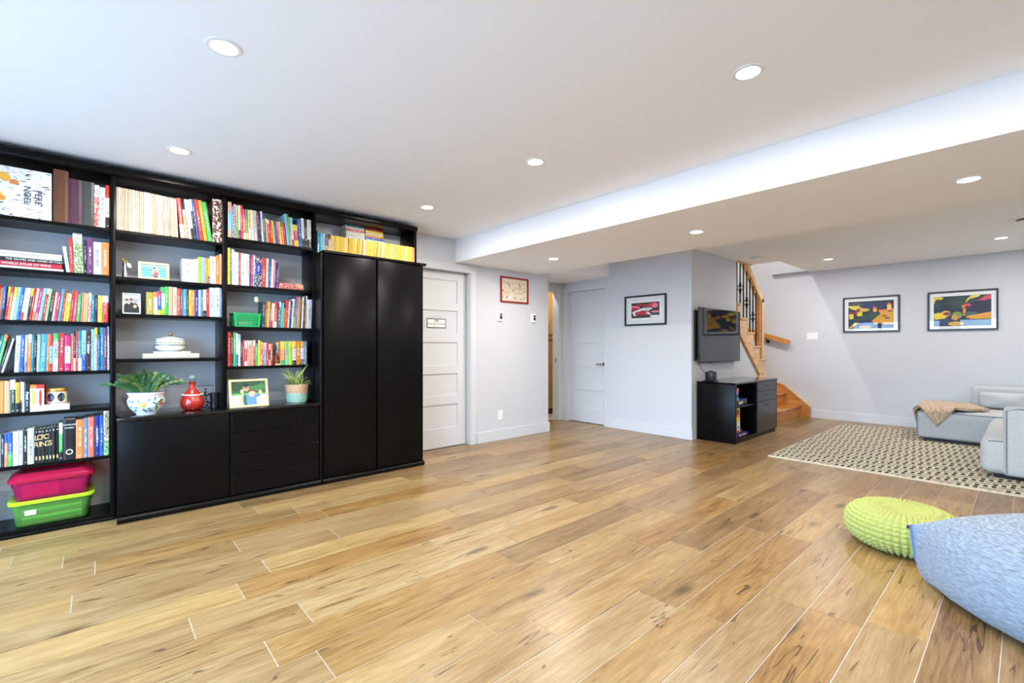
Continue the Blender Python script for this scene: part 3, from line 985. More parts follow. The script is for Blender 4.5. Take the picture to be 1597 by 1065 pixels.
ORD = ['first', 'second', 'third', 'fourth', 'fifth', 'sixth', 'seventh', 'eighth', 'ninth', 'tenth', 'eleventh', 'twelfth', 'thirteenth', 'fourteenth', 'fifteenth', 'sixteenth', 'seventeenth', 'eighteenth', 'nineteenth', 'twentieth']
TENS = {2: 'twenty', 3: 'thirty', 4: 'forty', 5: 'fifty', 6: 'sixty'}
def ordinal(n):
    if n <= 20:
        return ORD[n - 1]
    if n % 10 == 0:
        return {3: 'thirtieth', 4: 'fortieth', 5: 'fiftieth', 6: 'sixtieth'}[n // 10]
    return TENS[n // 10] + '-' + ORD[n % 10 - 1]

def book_mesh(w, d, h, keys, style, seed):
    """cover of a book: spine at y=0, boards at x=0 and x=w; x,y,z local"""
    t = min(0.003, w * 0.12)
    vs, fs, cl, tx = [], [], [], []
    def quad(p, c, uv=None, stl=0.0):
        k = len(vs)
        vs.extend(p)
        fs.append((k, k + 1, k + 2, k + 3))
        cl.extend([L4(c)] * 4)
        tx.extend([(u[0], u[1], seed, stl) for u in (uv or [(0, 0)] * 4)])
    cols = [CLR[k] for k in keys]
    cut = [0.0]
    n = len(cols)
    rg = random.Random(int(seed * 1e6))
    for i in range(1, n):
        cut.append({2: rg.uniform(0.22, 0.4) if rg.random() < 0.5 else rg.uniform(0.68, 0.86), 3: (0.24, 0.72)[i - 1] + rg.uniform(-.05, .05)}[n])
    cut.append(1.0)
    bulge = min(0.003, w * 0.1)
    for i in range(n):
        z0, z1 = cut[i] * h, cut[i + 1] * h
        c = cols[i]
        xs = [0, w * 0.22, w * 0.78, w]
        ys = [0.0, -bulge, -bulge, 0.0]
        for k in range(3):
            xa, xb, ya, yb = xs[k], xs[k + 1], ys[k], ys[k + 1]
            quad([(xa, ya, z0), (xb, yb, z0), (xb, yb, z1), (xa, ya, z1)], c,
                 [(cut[i], xa / w), (cut[i], xb / w), (cut[i + 1], xb / w), (cut[i + 1], xa / w)], style)
    c0 = cols[n // 2]
    def board(xa, xb):
        P = [(xa, 0, 0), (xb, 0, 0), (xb, d, 0), (xa, d, 0), (xa, 0, h), (xb, 0, h), (xb, d, h), (xa, d, h)]
        for f in ((0, 3, 2, 1), (4, 5, 6, 7), (1, 2, 6, 5), (0, 4, 7, 3), (2, 3, 7, 6)):
            quad([P[i] for i in f], c0)
    board(0, t)
    board(w - t, w)
    # inside of the spine, closing the cover
    quad([(t, 0.0015, 0), (t, 0.0015, h), (w - t, 0.0015, h), (w - t, 0.0015, 0)], c0)
    quad([(0, 0, h), (w, 0, h), (w - t, 0.0015, h), (t, 0.0015, h)], c0)
    quad([(0, 0, 0), (t, 0.0015, 0), (w - t, 0.0015, 0), (w, 0, 0)], c0)
    quad([(0, 0, h), (w * .22, -bulge, h), (w * .78, -bulge, h), (w, 0, h)], c0)
    me = bpy.data.meshes.new('book')
    me.from_pydata(vs, [], fs)
    a = me.color_attributes.new('Col', 'FLOAT_COLOR', 'CORNER')
    b = me.color_attributes.new('Txt', 'FLOAT_COLOR', 'CORNER')
    for i in range(len(cl)):
        a.data[i].color = cl[i]
        b.data[i].color = tx[i]
    me.materials.append(MAT['cover'])
    return me

def pages_mesh(w, d, h):
    t = min(0.003, w * 0.12)
    g = 0.003
    mb = MB()
    mb.box(t, w - t, 0.0015, d - 0.004, g, h - g)
    bmesh.ops.recalc_face_normals(mb.bm, faces=mb.bm.faces[:])
    me = bpy.data.meshes.new('pages')
    mb.bm.to_mesh(me)
    mb.bm.free()
    me.materials.append(MAT['paper'])
    return me

def add_book(name, loc, w, d, h, keys, style, label, group, rot=(0, 0, 0), cat='book'):
    seed = random.random()
    o = bpy.data.objects.new(name, book_mesh(w, d, h, keys, style, seed))
    COL.objects.link(o)
    o.location = loc
    o.rotation_euler = rot
    tag(o, label, cat, group)
    p = bpy.data.objects.new('pages', pages_mesh(w, d, h))
    COL.objects.link(p)
    p.parent = o
    return o

def colour_words(keys):
    nm = [CNAME.get(k, k) for k in dict.fromkeys(keys)]
    return nm[0] if len(nm) == 1 else nm[-1] + ' and ' + nm[0]
ROWS = {
 '1A': '''-0.1975 0.0698 0.336 0 brown; -0.1277 0.0648 0.293 0 plum; -0.0629 0.0596 0.292 0 slate; -0.0034 0.0264 0.279 0 red/white; 0.023 0.0297 0.269 0 paleblue; 0.0527 0.0227 0.292 0 black/white/red''',
 '1B': '''-0.1371 0.0183 0.165 -6.8 white/paleblue; -0.1187 0.0189 0.224 -2.8 red; -0.0998 0.0455 0.257 -2 leaf/white; -0.0543 0.0163 0.22 -0.4 black; -0.038 0.0297 0.236 -0.3 purple; -0.0083 0.0408 0.217 0 lavender; 0.0325 0.0387 0.219 0 orange''',
 '1C': '''-0.4783 0.013 0.208 4.6 red; -0.4652 0.0131 0.212 4.6 green; -0.4521 0.0132 0.214 4.6 white/red; -0.439 0.0133 0.196 4.4 orange; -0.4257 0.0137 0.205 3.8 navy/blue; -0.412 0.0123 0.204 5.6 red/yellow; -0.3997 0.0108 0.204 5.9 orange/red; -0.3889 0.0148 0.203 6.6 cream/yellow; -0.3741 0.0156 0.204 6.6 lightblue; -0.3585 0.015 0.204 6.7 blue; -0.3435 0.0119 0.202 6.8 red/white; -0.3316 0.0152 0.203 6.6 cream; -0.3164 0.0104 0.202 6.9 black/yellow; -0.306 0.0105 0.205 7 red; -0.2955 0.0138 0.204 6.9 orange/cream; -0.2817 0.0147 0.205 7.4 pink/magenta; -0.267 0.0156 0.208 7.5 lightblue; -0.2514 0.0132 0.207 7.4 red/white; -0.2381 0.0142 0.205 6.3 lightgreen; -0.224 0.0176 0.196 6.6 black/brown; -0.2064 0.0135 0.186 5.7 pinkgrey; -0.1928 0.0153 0.184 5.8 crimson; -0.1775 0.0146 0.207 5.9 sky; -0.163 0.0112 0.204 5.5 red; -0.1518 0.0113 0.183 5.2 yellow; -0.1405 0.0174 0.183 4.6 yellow/cream; -0.1231 0.0132 0.204 2 red; -0.11 0.019 0.197 1.7 rose; -0.091 0.0183 0.182 1.4 green; -0.0727 0.0135 0.194 0.8 pink; -0.0592 0.0099 0.19 0.8 yellow; -0.0493 0.0127 0.189 0.8 tan; -0.0366 0.0182 0.194 1.1 rose/cream; -0.0184 0.0156 0.179 0.6 teal; -0.0028 0.0167 0.18 0.3 navy; 0.0139 0.0243 0.18 0 yellow; 0.0382 0.0293 0.18 0 red/white''',
 '1D': '''-0.4802 0.0144 0.238 10.5 navy; -0.4658 0.0181 0.23 10.2 teal; -0.4476 0.0139 0.234 10 green/orange; -0.4338 0.011 0.208 12.6 black; -0.4227 0.0089 0.213 12.9 white; -0.3698 0.0228 0.226 2.5 paleblue; -0.347 0.0203 0.232 2.1 blue; -0.3267 0.0112 0.23 1.5 purple/white; -0.3154 0.0167 0.236 1.7 orange/white; -0.2987 0.0117 0.231 1.6 teal; -0.287 0.013 0.228 1.4 black; -0.274 0.0167 0.236 1.3 greygreen; -0.2573 0.026 0.238 1.9 sky; -0.2313 0.0133 0.239 1.7 orange; -0.218 0.0171 0.236 1.4 red/lightblue/red; -0.2009 0.0246 0.243 1.2 white/green; -0.1762 0.0304 0.246 1.2 crimson; -0.1459 0.0282 0.231 0.6 magenta/white/magenta; -0.1176 0.0136 0.242 0.4 salmon; -0.104 0.0111 0.258 0.4 white/black; -0.0929 0.0103 0.261 0.2 red; -0.0826 0.0173 0.263 0.3 white/teal; -0.0653 0.0218 0.266 0.3 blue/lightblue; -0.0435 0.0225 0.262 0.5 maroon; -0.021 0.0169 0.274 0.5 lightblue; -0.0042 0.0161 0.286 0.4 cream/yellow; 0.0119 0.0135 0.239 0.3 blue; 0.0254 0.0186 0.287 0.3 teal; 0.044 0.0174 0.285 0.3 purple; 0.0614 0.012 0.299 -0.7 white/blue''',
 '1E': '''-0.4476 0.019 0.2 0 tan; -0.4286 0.0196 0.199 0 ochre; -0.4091 0.0242 0.198 0 tan; -0.3848 0.0219 0.204 0 darkgreen/white; -0.363 0.0187 0.186 0 black/gold; -0.3443 0.0092 0.189 0 navy/white; -0.3351 0.01 0.187 0 white; -0.3251 0.0244 0.178 0 black; -0.3007 0.0299 0.168 0 white/ochre; -0.2708 0.0323 0.166 0 white/red''',
 '1F': '''-0.4614 0.0178 0.19 0 navy; -0.4436 0.0179 0.193 0 cream; -0.4257 0.0165 0.2 0 navy; -0.4092 0.0146 0.203 0 orange/blue; -0.3946 0.0199 0.206 0 green/blue; -0.3746 0.026 0.209 0 white; -0.3486 0.0177 0.211 0 lightgrey; -0.3309 0.0189 0.209 0 black; -0.312 0.0301 0.223 0 lightgrey; -0.2819 0.0166 0.21 0 blacktolk; -0.2653 0.0156 0.212 0 blacktolk; -0.2498 0.0157 0.213 0 blacktolk; -0.234 0.0158 0.214 0 blacktolk; -0.2182 0.0154 0.216 0 blacktolk; -0.2029 0.0155 0.217 0 blacktolk; -0.1874 0.0162 0.218 0 blacktolk; -0.1712 0.0174 0.242 0 black/green/white; -0.1538 0.0616 0.259 0 black; -0.0922 0.0375 0.253 0 orange; -0.0547 0.0202 0.261 0 bluegrey; -0.0345 0.0322 0.264 0 salmon; -0.0023 0.0264 0.269 0 navyblue; 0.0241 0.0197 0.27 0 blue; 0.0438 0.0282 0.299 0 lightgreen/cream''',
 '2A': '''0.108 0.0102 0.291 0 cream; 0.1183 0.0103 0.291 0 cream; 0.1285 0.0103 0.291 0 ivory; 0.1389 0.0104 0.291 0 white; 0.1492 0.0104 0.29 0 palegrey; 0.1596 0.0105 0.29 0 peach; 0.1701 0.0105 0.29 0 cream; 0.1806 0.0106 0.29 0 cream; 0.1911 0.0106 0.289 0 cream; 0.2017 0.0106 0.289 0 ivory; 0.2124 0.0107 0.289 0 white; 0.2231 0.0107 0.289 0 palegrey; 0.2338 0.0108 0.288 0 peach; 0.2446 0.0108 0.288 0 cream; 0.2554 0.0109 0.288 0 cream; 0.2663 0.0109 0.288 0 cream; 0.2773 0.011 0.287 0 ivory; 0.2882 0.011 0.287 0 white; 0.2993 0.0111 0.287 0 palegrey; 0.3103 0.0111 0.287 -0.1 peach; 0.3215 0.0112 0.286 -0.3 cream; 0.3327 0.0112 0.286 -0.6 cream; 0.3439 0.0113 0.285 -0.9 cream; 0.3552 0.0113 0.284 -1.3 ivory; 0.3665 0.0114 0.284 -1.7 white; 0.3779 0.0114 0.283 -2.2 palegrey; 0.3893 0.0115 0.282 -2.8 peach; 0.4008 0.0115 0.281 -3.4 cream; 0.4124 0.0116 0.281 -4.1 cream; 0.424 0.0117 0.28 -4.8 cream; 0.4356 0.0117 0.279 -5.5 ivory; 0.4473 0.0112 0.28 -6.3 white; 0.4716 0.0307 0.289 -7 white/red; 0.5023 0.0215 0.211 -7.1 orange/white; 0.5238 0.0168 0.288 -9.5 paleblue; 0.5406 0.0184 0.29 -9.5 black/white; 0.5591 0.0156 0.297 -9.2 black/white; 0.5747 0.0157 0.303 -10.3 blue; 0.5904 0.0272 0.302 -10.4 red; 0.6176 0.0255 0.301 -9.4 amber; 0.6431 0.0293 0.293 -9.3 green; 0.6724 0.0617 0.332 0 ornate''',
 '2B': '''0.4772 0.0731 0.168 0 white; 0.5503 0.0283 0.174 0 white; 0.5786 0.0202 0.195 0 lime; 0.5988 0.0213 0.193 0 lightblue; 0.6201 0.0195 0.191 0 orange; 0.6396 0.0166 0.191 0 black/yellow; 0.6562 0.0386 0.209 0 pinkwhite; 0.6948 0.0226 0.219 0 deeporange; 0.7175 0.0166 0.233 0 peach''',
 '2C': '''0.2707 0.0415 0.158 0 olive; 0.3122 0.0222 0.162 0 cream/orange; 0.3344 0.0224 0.169 0 yellow/blue/magenta; 0.3567 0.0212 0.201 0 lime/white/green; 0.3779 0.0218 0.206 0 green; 0.3997 0.0266 0.206 0 tan; 0.4264 0.0241 0.205 0 beige; 0.4505 0.0206 0.196 0 coral; 0.4711 0.0165 0.191 0 mauve; 0.4876 0.0209 0.195 0 sky; 0.5085 0.0139 0.192 0 dark; 0.5224 0.0168 0.193 0 yellow; 0.5392 0.0223 0.194 0 orange; 0.5615 0.023 0.196 0 navyblue; 0.5845 0.0153 0.198 0 lavender; 0.5997 0.0144 0.201 0 teal; 0.6141 0.0204 0.203 0 black/white; 0.6346 0.0216 0.205 0 red; 0.6562 0.0356 0.222 0 paleblue; 0.6918 0.0355 0.225 0 paleblue; 0.7273 0.0114 0.221 0 bluegrey''',
 '3A': '''0.7705 0.0274 0.275 0 peach/lightblue/peach; 0.7979 0.014 0.245 -0.6 sky; 0.8119 0.0158 0.264 -0.8 red/pink; 0.8277 0.015 0.26 -0.9 green/lightgreen; 0.8427 0.0164 0.263 -0.6 purple/white; 0.8591 0.0183 0.264 -1.3 red; 0.8774 0.0206 0.238 -1.3 white/orange/red; 0.898 0.0167 0.241 -1.7 yellow/teal; 0.9147 0.02 0.24 -2.3 white/yellow; 0.9347 0.0215 0.241 -2.7 white; 0.9561 0.0266 0.242 -3.6 ivory; 0.9827 0.0154 0.23 -3.4 navy/purple; 0.9982 0.0137 0.234 -3.3 purple/navy; 1.0119 0.0138 0.246 -3.4 white; 1.0257 0.0194 0.23 -4.1 teal/blue; 1.045 0.0158 0.196 -4.9 orange/yellow; 1.0608 0.0159 0.188 -5.1 red/white; 1.0767 0.0174 0.174 -5.8 red; 1.0941 0.0194 0.185 -5.6 yellow; 1.1135 0.0171 0.176 -5.6 blue; 1.1306 0.0177 0.182 -5.7 magenta/pink; 1.1483 0.0198 0.187 -6.2 yellow; 1.1681 0.0165 0.185 -6.9 orange/teal; 1.1846 0.0176 0.185 -7.5 red; 1.2021 0.0147 0.261 -5.1 lightblue; 1.2168 0.0128 0.261 -4.7 green; 1.2297 0.0139 0.241 -4.9 white/green; 1.2435 0.0189 0.238 -4.5 red/white/lightblue; 1.2624 0.0362 0.183 -5.6 yellow/red/yellow; 1.2986 0.0234 0.236 -4.4 blue; 1.322 0.0225 0.248 -2.3 black/white; 1.3445 0.0216 0.242 -1.7 black; 1.3661 0.0176 0.246 -1 black/white; 1.3838 0.0146 0.245 -0.5 black/white''',
 '3B': '''0.7677 0.0178 0.283 0 yellow; 0.7855 0.0113 0.283 0 teal; 0.7968 0.0175 0.279 0 lavender/white; 0.8144 0.0296 0.259 0 white; 0.844 0.0147 0.255 0 rust; 0.8587 0.0301 0.255 0 white; 0.8888 0.0295 0.253 0 whitered; 0.9184 0.0082 0.246 0 darkteal; 0.9266 0.0175 0.248 0.8 magenta; 0.9441 0.0153 0.252 0.2 lightblue/white; 0.9593 0.0515 0.241 0.2 nightstar; 1.0108 0.0285 0.24 0.2 red; 1.0393 0.0187 0.236 1.2 cream; 1.0579 0.0159 0.234 2.1 blue; 1.0738 0.016 0.235 2.4 white; 1.0898 0.0146 0.226 2.7 pink; 1.1044 0.0117 0.215 3.1 black; 1.1162 0.0147 0.217 3.4 indigo''',
 '3C': '''1.0087 0.0222 0.209 2.1 darkteal; 1.0309 0.0168 0.21 2.4 red; 1.0476 0.0169 0.211 2.4 lime; 1.0645 0.0141 0.2 2.3 magenta; 1.0786 0.0125 0.2 2.3 red/cream; 1.0911 0.0137 0.2 2.3 cream; 1.1048 0.0207 0.208 2.8 white/red; 1.1255 0.0115 0.209 1.9 darkteal; 1.137 0.0162 0.216 2.8 black/white; 1.1533 0.021 0.209 3.8 turquoise; 1.1743 0.0094 0.168 3.2 yellow; 1.1837 0.0212 0.232 3.8 red; 1.2049 0.0202 0.223 4 white; 1.2251 0.0143 0.23 2.7 navy; 1.2394 0.0216 0.247 3.4 white; 1.2611 0.0109 0.269 1.5 lime/purple; 1.272 0.0134 0.261 2.1 sky; 1.2853 0.0183 0.267 3.4 orange; 1.3037 0.0098 0.258 2.5 yellow; 1.3135 0.0098 0.27 2.4 navy; 1.3233 0.0148 0.27 2.6 white; 1.3381 0.0186 0.272 2.6 dark; 1.3568 0.0125 0.28 2 orange/cream; 1.3693 0.0422 0.249 2 paleblue''',
 '3D': '''0.7679 0.0224 0.266 0 red; 0.7903 0.0174 0.256 0 maroon; 0.8077 0.0175 0.267 0 green; 0.8252 0.014 0.259 0 blue/white; 0.8392 0.0183 0.251 0 white/lightblue; 0.8575 0.0131 0.224 0 black; 0.8706 0.0132 0.207 0 red; 0.8838 0.0186 0.201 0 white/red/white; 0.9024 0.0144 0.204 0.3 pink/white; 0.9168 0.0139 0.201 0.3 orange/cream; 0.9307 0.0173 0.204 0.3 tan; 0.948 0.0136 0.206 0 red/white; 0.9615 0.0191 0.206 0 green/dark; 0.9806 0.0198 0.206 0 yellow; 1.0004 0.0232 0.19 1 red/orange; 1.0236 0.019 0.187 0.3 lightblue/white; 1.0426 0.018 0.187 0.3 red; 1.0605 0.0124 0.178 0 white/dark/white; 1.073 0.0159 0.178 0 red/salmon''',
 '3D2': '''1.1503 0.0368 0.199 0 green/orange/yellow; 1.1872 0.0272 0.199 0 mint; 1.2144 0.0293 0.199 -0.3 lime/yellow; 1.2436 0.0295 0.2 0 black/white/yellow; 1.2732 0.0366 0.2 0 deeporange; 1.3098 0.0284 0.2 0 black/white/yellow; 1.3381 0.0261 0.2 0 bluegrey''',
 '4A': '''1.4435 0.0111 0.192 0 white/teal; 1.4545 0.0098 0.167 0 blue; 1.4643 0.023 0.166 0 turquoise; 1.4873 0.0185 0.17 0 lightblue; 1.5058 0.03 0.166 0 amber/brown; 1.5357 0.0201 0.173 0 palegrey/dark; 1.5559 0.0135 0.168 0 magyellow; 1.5694 0.0163 0.168 0 peach; 1.5856 0.0109 0.167 0 magyellow; 1.5965 0.015 0.168 0 magyellow; 1.6116 0.0193 0.168 0 amber/magyellow; 1.6308 0.0138 0.168 0 magyellow; 1.6447 0.0111 0.166 0 magyellow; 1.6558 0.0139 0.168 0 magyellow; 1.6697 0.0154 0.166 0 magyellow; 1.6851 0.0155 0.168 0 cream; 1.7006 0.0141 0.168 0 magyellow; 1.7147 0.0114 0.168 2.4 gold; 1.7261 0.0114 0.169 2.4 magyellow; 1.7375 0.0157 0.171 2.4 gold; 1.7532 0.0173 0.17 2.4 magyellow; 1.7705 0.0145 0.171 2.4 magyellow; 1.7849 0.0116 0.172 2.4 magyellow; 1.7966 0.016 0.17 2.4 gold; 1.8126 0.0176 0.172 2.4 amber/magyellow; 1.8302 0.0147 0.171 2.5 magyellow; 1.8449 0.0148 0.172 2.5 peach; 1.8597 0.0164 0.17 2.5 cream; 1.8761 0.0164 0.173 2.5 gold; 1.8925 0.0165 0.17 2.5 magyellow; 1.909 0.0151 0.171 2.5 magyellow; 1.9241 0.0212 0.174 2.5 magyellow; 1.9454 0.0153 0.173 2.5 magyellow; 1.9606 0.0123 0.171 2.6 amber/magyellow; 1.9729 0.0169 0.175 2.5 amber/magyellow; 1.9898 0.017 0.171 2.6 amber/magyellow; 2.0068 0.0187 0.174 2.6 magyellow; 2.0255 0.0156 0.174 2.6 peach; 2.0412 0.0173 0.173 2.6 cream; 2.0585 0.0158 0.174 2.6 amber/magyellow; 2.0742 0.0175 0.174 2.6 magyellow; 2.0917 0.0176 0.172 2.7 amber/magyellow; 2.1093 0.0225 0.175 2.6 magyellow; 2.1317 0.0161 0.173 2.7 cream; 2.1479 0.013 0.177 2.6 magyellow; 2.1609 0.0163 0.175 2.7 magyellow; 2.1771 0.0229 0.175 2.7 peach; 2.2001 0.0181 0.176 0 magyellow; 2.2182 0.0232 0.174 0 magyellow; 2.2414 0.02 0.175 0 magyellow; 2.2615 0.0168 0.175 0 peach; 2.2782 0.0135 0.175 0 magyellow; 2.2917 0.0169 0.174 0 cream; 2.3086 0.0204 0.178 0 magyellow; 2.3291 0.0188 0.177 0 magyellow; 2.3479 0.0172 0.176 0 magyellow; 2.3651 0.0112 0.177 0 magyellow; 2.3763 0.0208 0.174 0 salmon''',
}
SHELF = {'1A': ('top shelf of leftmost bay', 1.972, 'R'), '1B': ('second shelf of leftmost bay', 1.654, 'R'), '1C': ('third shelf of leftmost bay', 1.335, 'R'),
         '1D': ('fourth shelf of leftmost bay', 1.013, 'R'), '1E': ('fifth shelf of leftmost bay', 0.765, 'R'), '1F': ('sixth shelf of leftmost bay', 0.439, 'R'),
         '2A': ('top shelf of second bay', 1.972, 'R'), '2B': ('second shelf of second bay', 1.652, 'R'), '2C': ('third shelf of second bay', 1.400, 'R'),
         '3A': ('top shelf of third bay', 2.025, 'L'), '3B': ('second shelf of third bay', 1.657, 'L'), '3C': ('basket shelf of third bay', 1.330, 'R'),
         '3D': ('lowest shelf of third bay', 1.018, 'L'), '3D2': ('lowest shelf of third bay', 1.018, 'R'), '4A': ('shelf above tall cabinet', 1.995, 'L')}
KIND = {'1C': 'slim book', '1F': 'hardback', '2A': 'comic', '3D': 'slim book', '4A': 'magazine'}
BOOKS = {}
for key, txt in ROWS.items():
    where, z, side = SHELF[key]
    rows = [r.split() for r in txt.split('; ')]
    n = len(rows)
    rows = [[float(r[0]), float(r[1]), float(r[2]), float(r[3]), r[4]] for r in rows]
    lim = BAYX[int(key[0])]
    top = min([q for q in SHELVES.get(int(key[0]), []) if q > z + 0.01] + [ZTOP + 0.023]) - 0.023
    for r in rows:
        r[2] = min(r[2], top - z - 0.004 - r[1] * abs(math.sin(R(r[3]))))
    end = max(r[0] + r[1] + max(0.0, r[2] * math.sin(R(r[3]))) for r in rows[-2:])
    if end > lim[1] - 0.0015:               # keep the row inside its bay
        a0, f = rows[0][0], (lim[1] - 0.0015 - rows[0][0]) / (end - rows[0][0])
        for r in rows:
            r[0] = a0 + (r[0] - a0) * f
            r[1] *= f
    dl = lim[0] + 0.001 - (rows[0][0] + min(0.0, rows[0][2] * math.sin(R(rows[0][3]))))
    if dl > 0:
        for r in rows:
            r[0] += dl * max(0.0, 1 - (r[0] - lim[0]) / (lim[1] - lim[0]))
    for a, b in zip(rows, rows[1:]):        # neighbours lean together instead of cutting into each other
        for _ in range(3):
            hm = min(a[2], b[2])
            over = a[0] + a[1] + hm * math.tan(R(a[3])) - (b[0] + hm * math.tan(R(b[3])))
            if over > 0:
                cutw = min(over, 0.10 * a[1])
                a[1] -= cutw
                b[3] += math.degrees(math.atan((over - cutw) / hm)) * 1.02
    for i, (x, sp, h, tilt, cols) in enumerate(rows):
        keys = cols.split('/')
        # neighbours lean together: keep a book no steeper than the room it has
        th = R(tilt)
        w = sp * math.cos(th) - 0.0008
        d = {'1A': 0.22, '2A': 0.15, '4A': 0.135, '3A': 0.19, '1F': 0.17}.get(key, 0.145) + random.uniform(-0.01, 0.02)
        if key == '3A' and i >= n - 4 or h > 0.25:
            d = min(0.24, d + 0.04)
        y = (4.13 if key == '4A' else YS + 0.010) + random.uniform(0, 0.009)
        zz = z + (w * math.sin(th) if th > 0 else 0.0) + 0.0003
        style = 0.5
        name, cat, group, lab = 'book', 'book', None, None
        kind = KIND.get(key, 'book')
        k0 = keys[0]
        if key == '2A' and i < 32:
            name, kind, group = 'paperback', 'paperback', 'cream paperbacks on the top shelf of the second bay'
            lab = '%s slim paperback, %s from left, long pale row on top shelf of second bay' % (colour_words(keys), ordinal(i + 1))
        elif key == '4A' and 6 <= i < n - 1:
            name, cat, group = 'magazine', 'magazine', 'yellow magazines above the tall cabinet'
            lab = '%s magazine, %s from left, row above the tall cabinet' % (colour_words(keys), ordinal(i + 1))
        elif k0 == 'blacktolk':
            style = 0.0
            name = 'novel'
        if key == '1F' and i == 17:
            style = 0.0
        if k0 in ('brown', 'plum', 'slate', 'tan', 'ochre', 'blacktolk', 'whitered', 'whiteocre'):
            style = 0.0
        if group and group.startswith('cream'):
            keys = [['cream', 'ivory', 'beige', 'cream', 'peach', 'ivory', 'palegrey', 'tan'][(i * 5) % 8 if i % 6 else 7]]
            lab = '%s slim paperback, %s from left, long pale row on top shelf of second bay' % (colour_words(keys), ordinal(i + 1))
        if k0 in ('leaf', 'ornate', 'nightstar') or (len(keys) > 1 and random.random() < 0.25):
            style = 1.0
        if lab is None:
            pos = ordinal(n - i) + ' from right' if side == 'R' else ordinal(i + 1) + ' from left'
            lab = '%s %s, %s, %s' % (colour_words(keys), kind, pos, where)
            group = group or 'books on the ' + where
        o = add_book(name, (x + 0.0004, y, zz), max(w, 0.006), d, h, keys, style, lab, group, (0, th, 0), cat)
        BOOKS[(key, i)] = (o, w, h)

def spine_text(key, i, txt, size, mat, z, up=False, sx=1.0):
    o, w, h = BOOKS[(key, i)]
    bulge = min(0.003, w * 0.1) + 0.0003
    if up:      # upright letters across the spine
        M = frame_M((w / 2, -bulge, z), (1, 0, 0), (0, 0, 1))
    else:       # running down the spine
        M = frame_M((w / 2, -bulge, z), (0, 0, -1), (1, 0, 0))
    lettering(txt, size, mat, o, M, sx=sx)

spine_text('1F', 23, 'PINOCCHIO', 0.026, MAT['ink'], 0.215)
spine_text('1F', 21, 'ALQUIMISTA', 0.016, MAT['ink_white'], 0.14)
spine_text('1D', 15, 'LIONESS', 0.026, MAT['ink'], 0.13)
spine_text('1D', 23, 'Scialla', 0.022, MAT['ink_white'], 0.15)
spine_text('1E', 7, 'Fermi', 0.020, MAT['ink_white'], 0.10)
spine_text('3B', 6, 'BANDE DE', 0.022, MAT['ink_red'], 0.15)
o, w, h = BOOKS[('3B', 10)]
bx('title_panel', plain('indigo_label', (52, 60, 150), 0.5, var=0.1), o, 0.1 * w, 0.9 * w, -0.0034, -0.0026, 0.10, 0.19, local=True)
spine_text('3B', 10, 'Nuits', 0.020, MAT['ink_white'], 0.145)
spine_text('1F', 17, 'COMPLETE', 0.0125, MAT['ink_white'], 0.225, True)
spine_text('1F', 17, 'WORKS', 0.0125, MAT['ink_white'], 0.205, True)
o, w, h = BOOKS[('1F', 17)]
MB().lathe([(0.012, 0), (0.017, 0), (0.017, 0.0006), (0.012, 0.0006)], (0, 0, 0), 24).build('emblem', MAT['ink_white'], o, local=True).matrix_local = frame_M((w / 2, -0.0034, 0.05), (1, 0, 0), (0, 0, 1))
# the seven black volumes whose spines join into one title
first = BOOKS[('1F', 9)][0]
for k, ch in enumerate('TOLKIEN'):
    o, w, h = BOOKS[('1F', 9 + k)]
    spine_text('1F', 9 + k, ch, 0.014, MAT['ink_white'], h - 0.016, True)
    bx('label_strip', MAT['ink_gold'], o, 0.3 * w, 0.72 * w, -0.0033, -0.0026, 0.020, 0.042, local=True)
    if k < 4:
        spine_text('1F', 9 + k, 'LORD'[k], 0.044, MAT['ink_gold'], h - 0.052, True, 0.82)
    if k < 5:
        spine_text('1F', 9 + k, 'RINGS'[k], 0.046, MAT['ink_gold'], h - 0.096, True, 0.82)
# pencil motifs on the two white boxed books
for i, rgb in ((8, (236, 176, 40)), (9, (214, 44, 48))):
    o, w, h = BOOKS[('1E', i)]
    M = frame_M((0.0, -0.0036, 0), (1, 0, 0), (0, 0, 1))
    print_mesh('print', w, h, [((226, 120, 40) if i == 8 else (206, 40, 40), rect(0, .86, 1, 1)), (rgb, [(.3, .3), (.5, .16), (.7, .3), (.7, .72), (.3, .72)]), ((30, 30, 40), [(.45, .2), (.5, .16), (.55, .2)]), (rgb, ell(.5, .76, .16, .06))], o, M, (240, 238, 234))
# ------------------------------------------------------------------ things on the shelves
def flat_book(name, x0, x1, y, z0, th, d, keys, label, group, txt=None, size=0.02, mat=None, style=0.0, tx=0.5):
    o = add_book(name, (x0, y, z0 + th), th, d, x1 - x0, keys, style, label, group, (0, R(90), 0))
    if txt:
        M = frame_M((th / 2, -min(0.003, th * 0.1) - 0.0003, (x1 - x0) * tx), (0, 0, 1), (-1, 0, 0))
        lettering(txt, size, mat or MAT['ink_white'], o, M)
    return o

# face-out picture book on the top shelf
o = add_book('picture_book', (-0.545, YS + 0.012, 1.9723), 0.02, 0.34, 0.302, ['white'], 0.0, 'large white picture book facing out with doodled cover on top shelf', 'books on the top shelf of leftmost bay', (0, 0, 0))
o.rotation_euler = (0, 0, R(-90))
o.location = (-0.545, YS + 0.034, 1.9723)
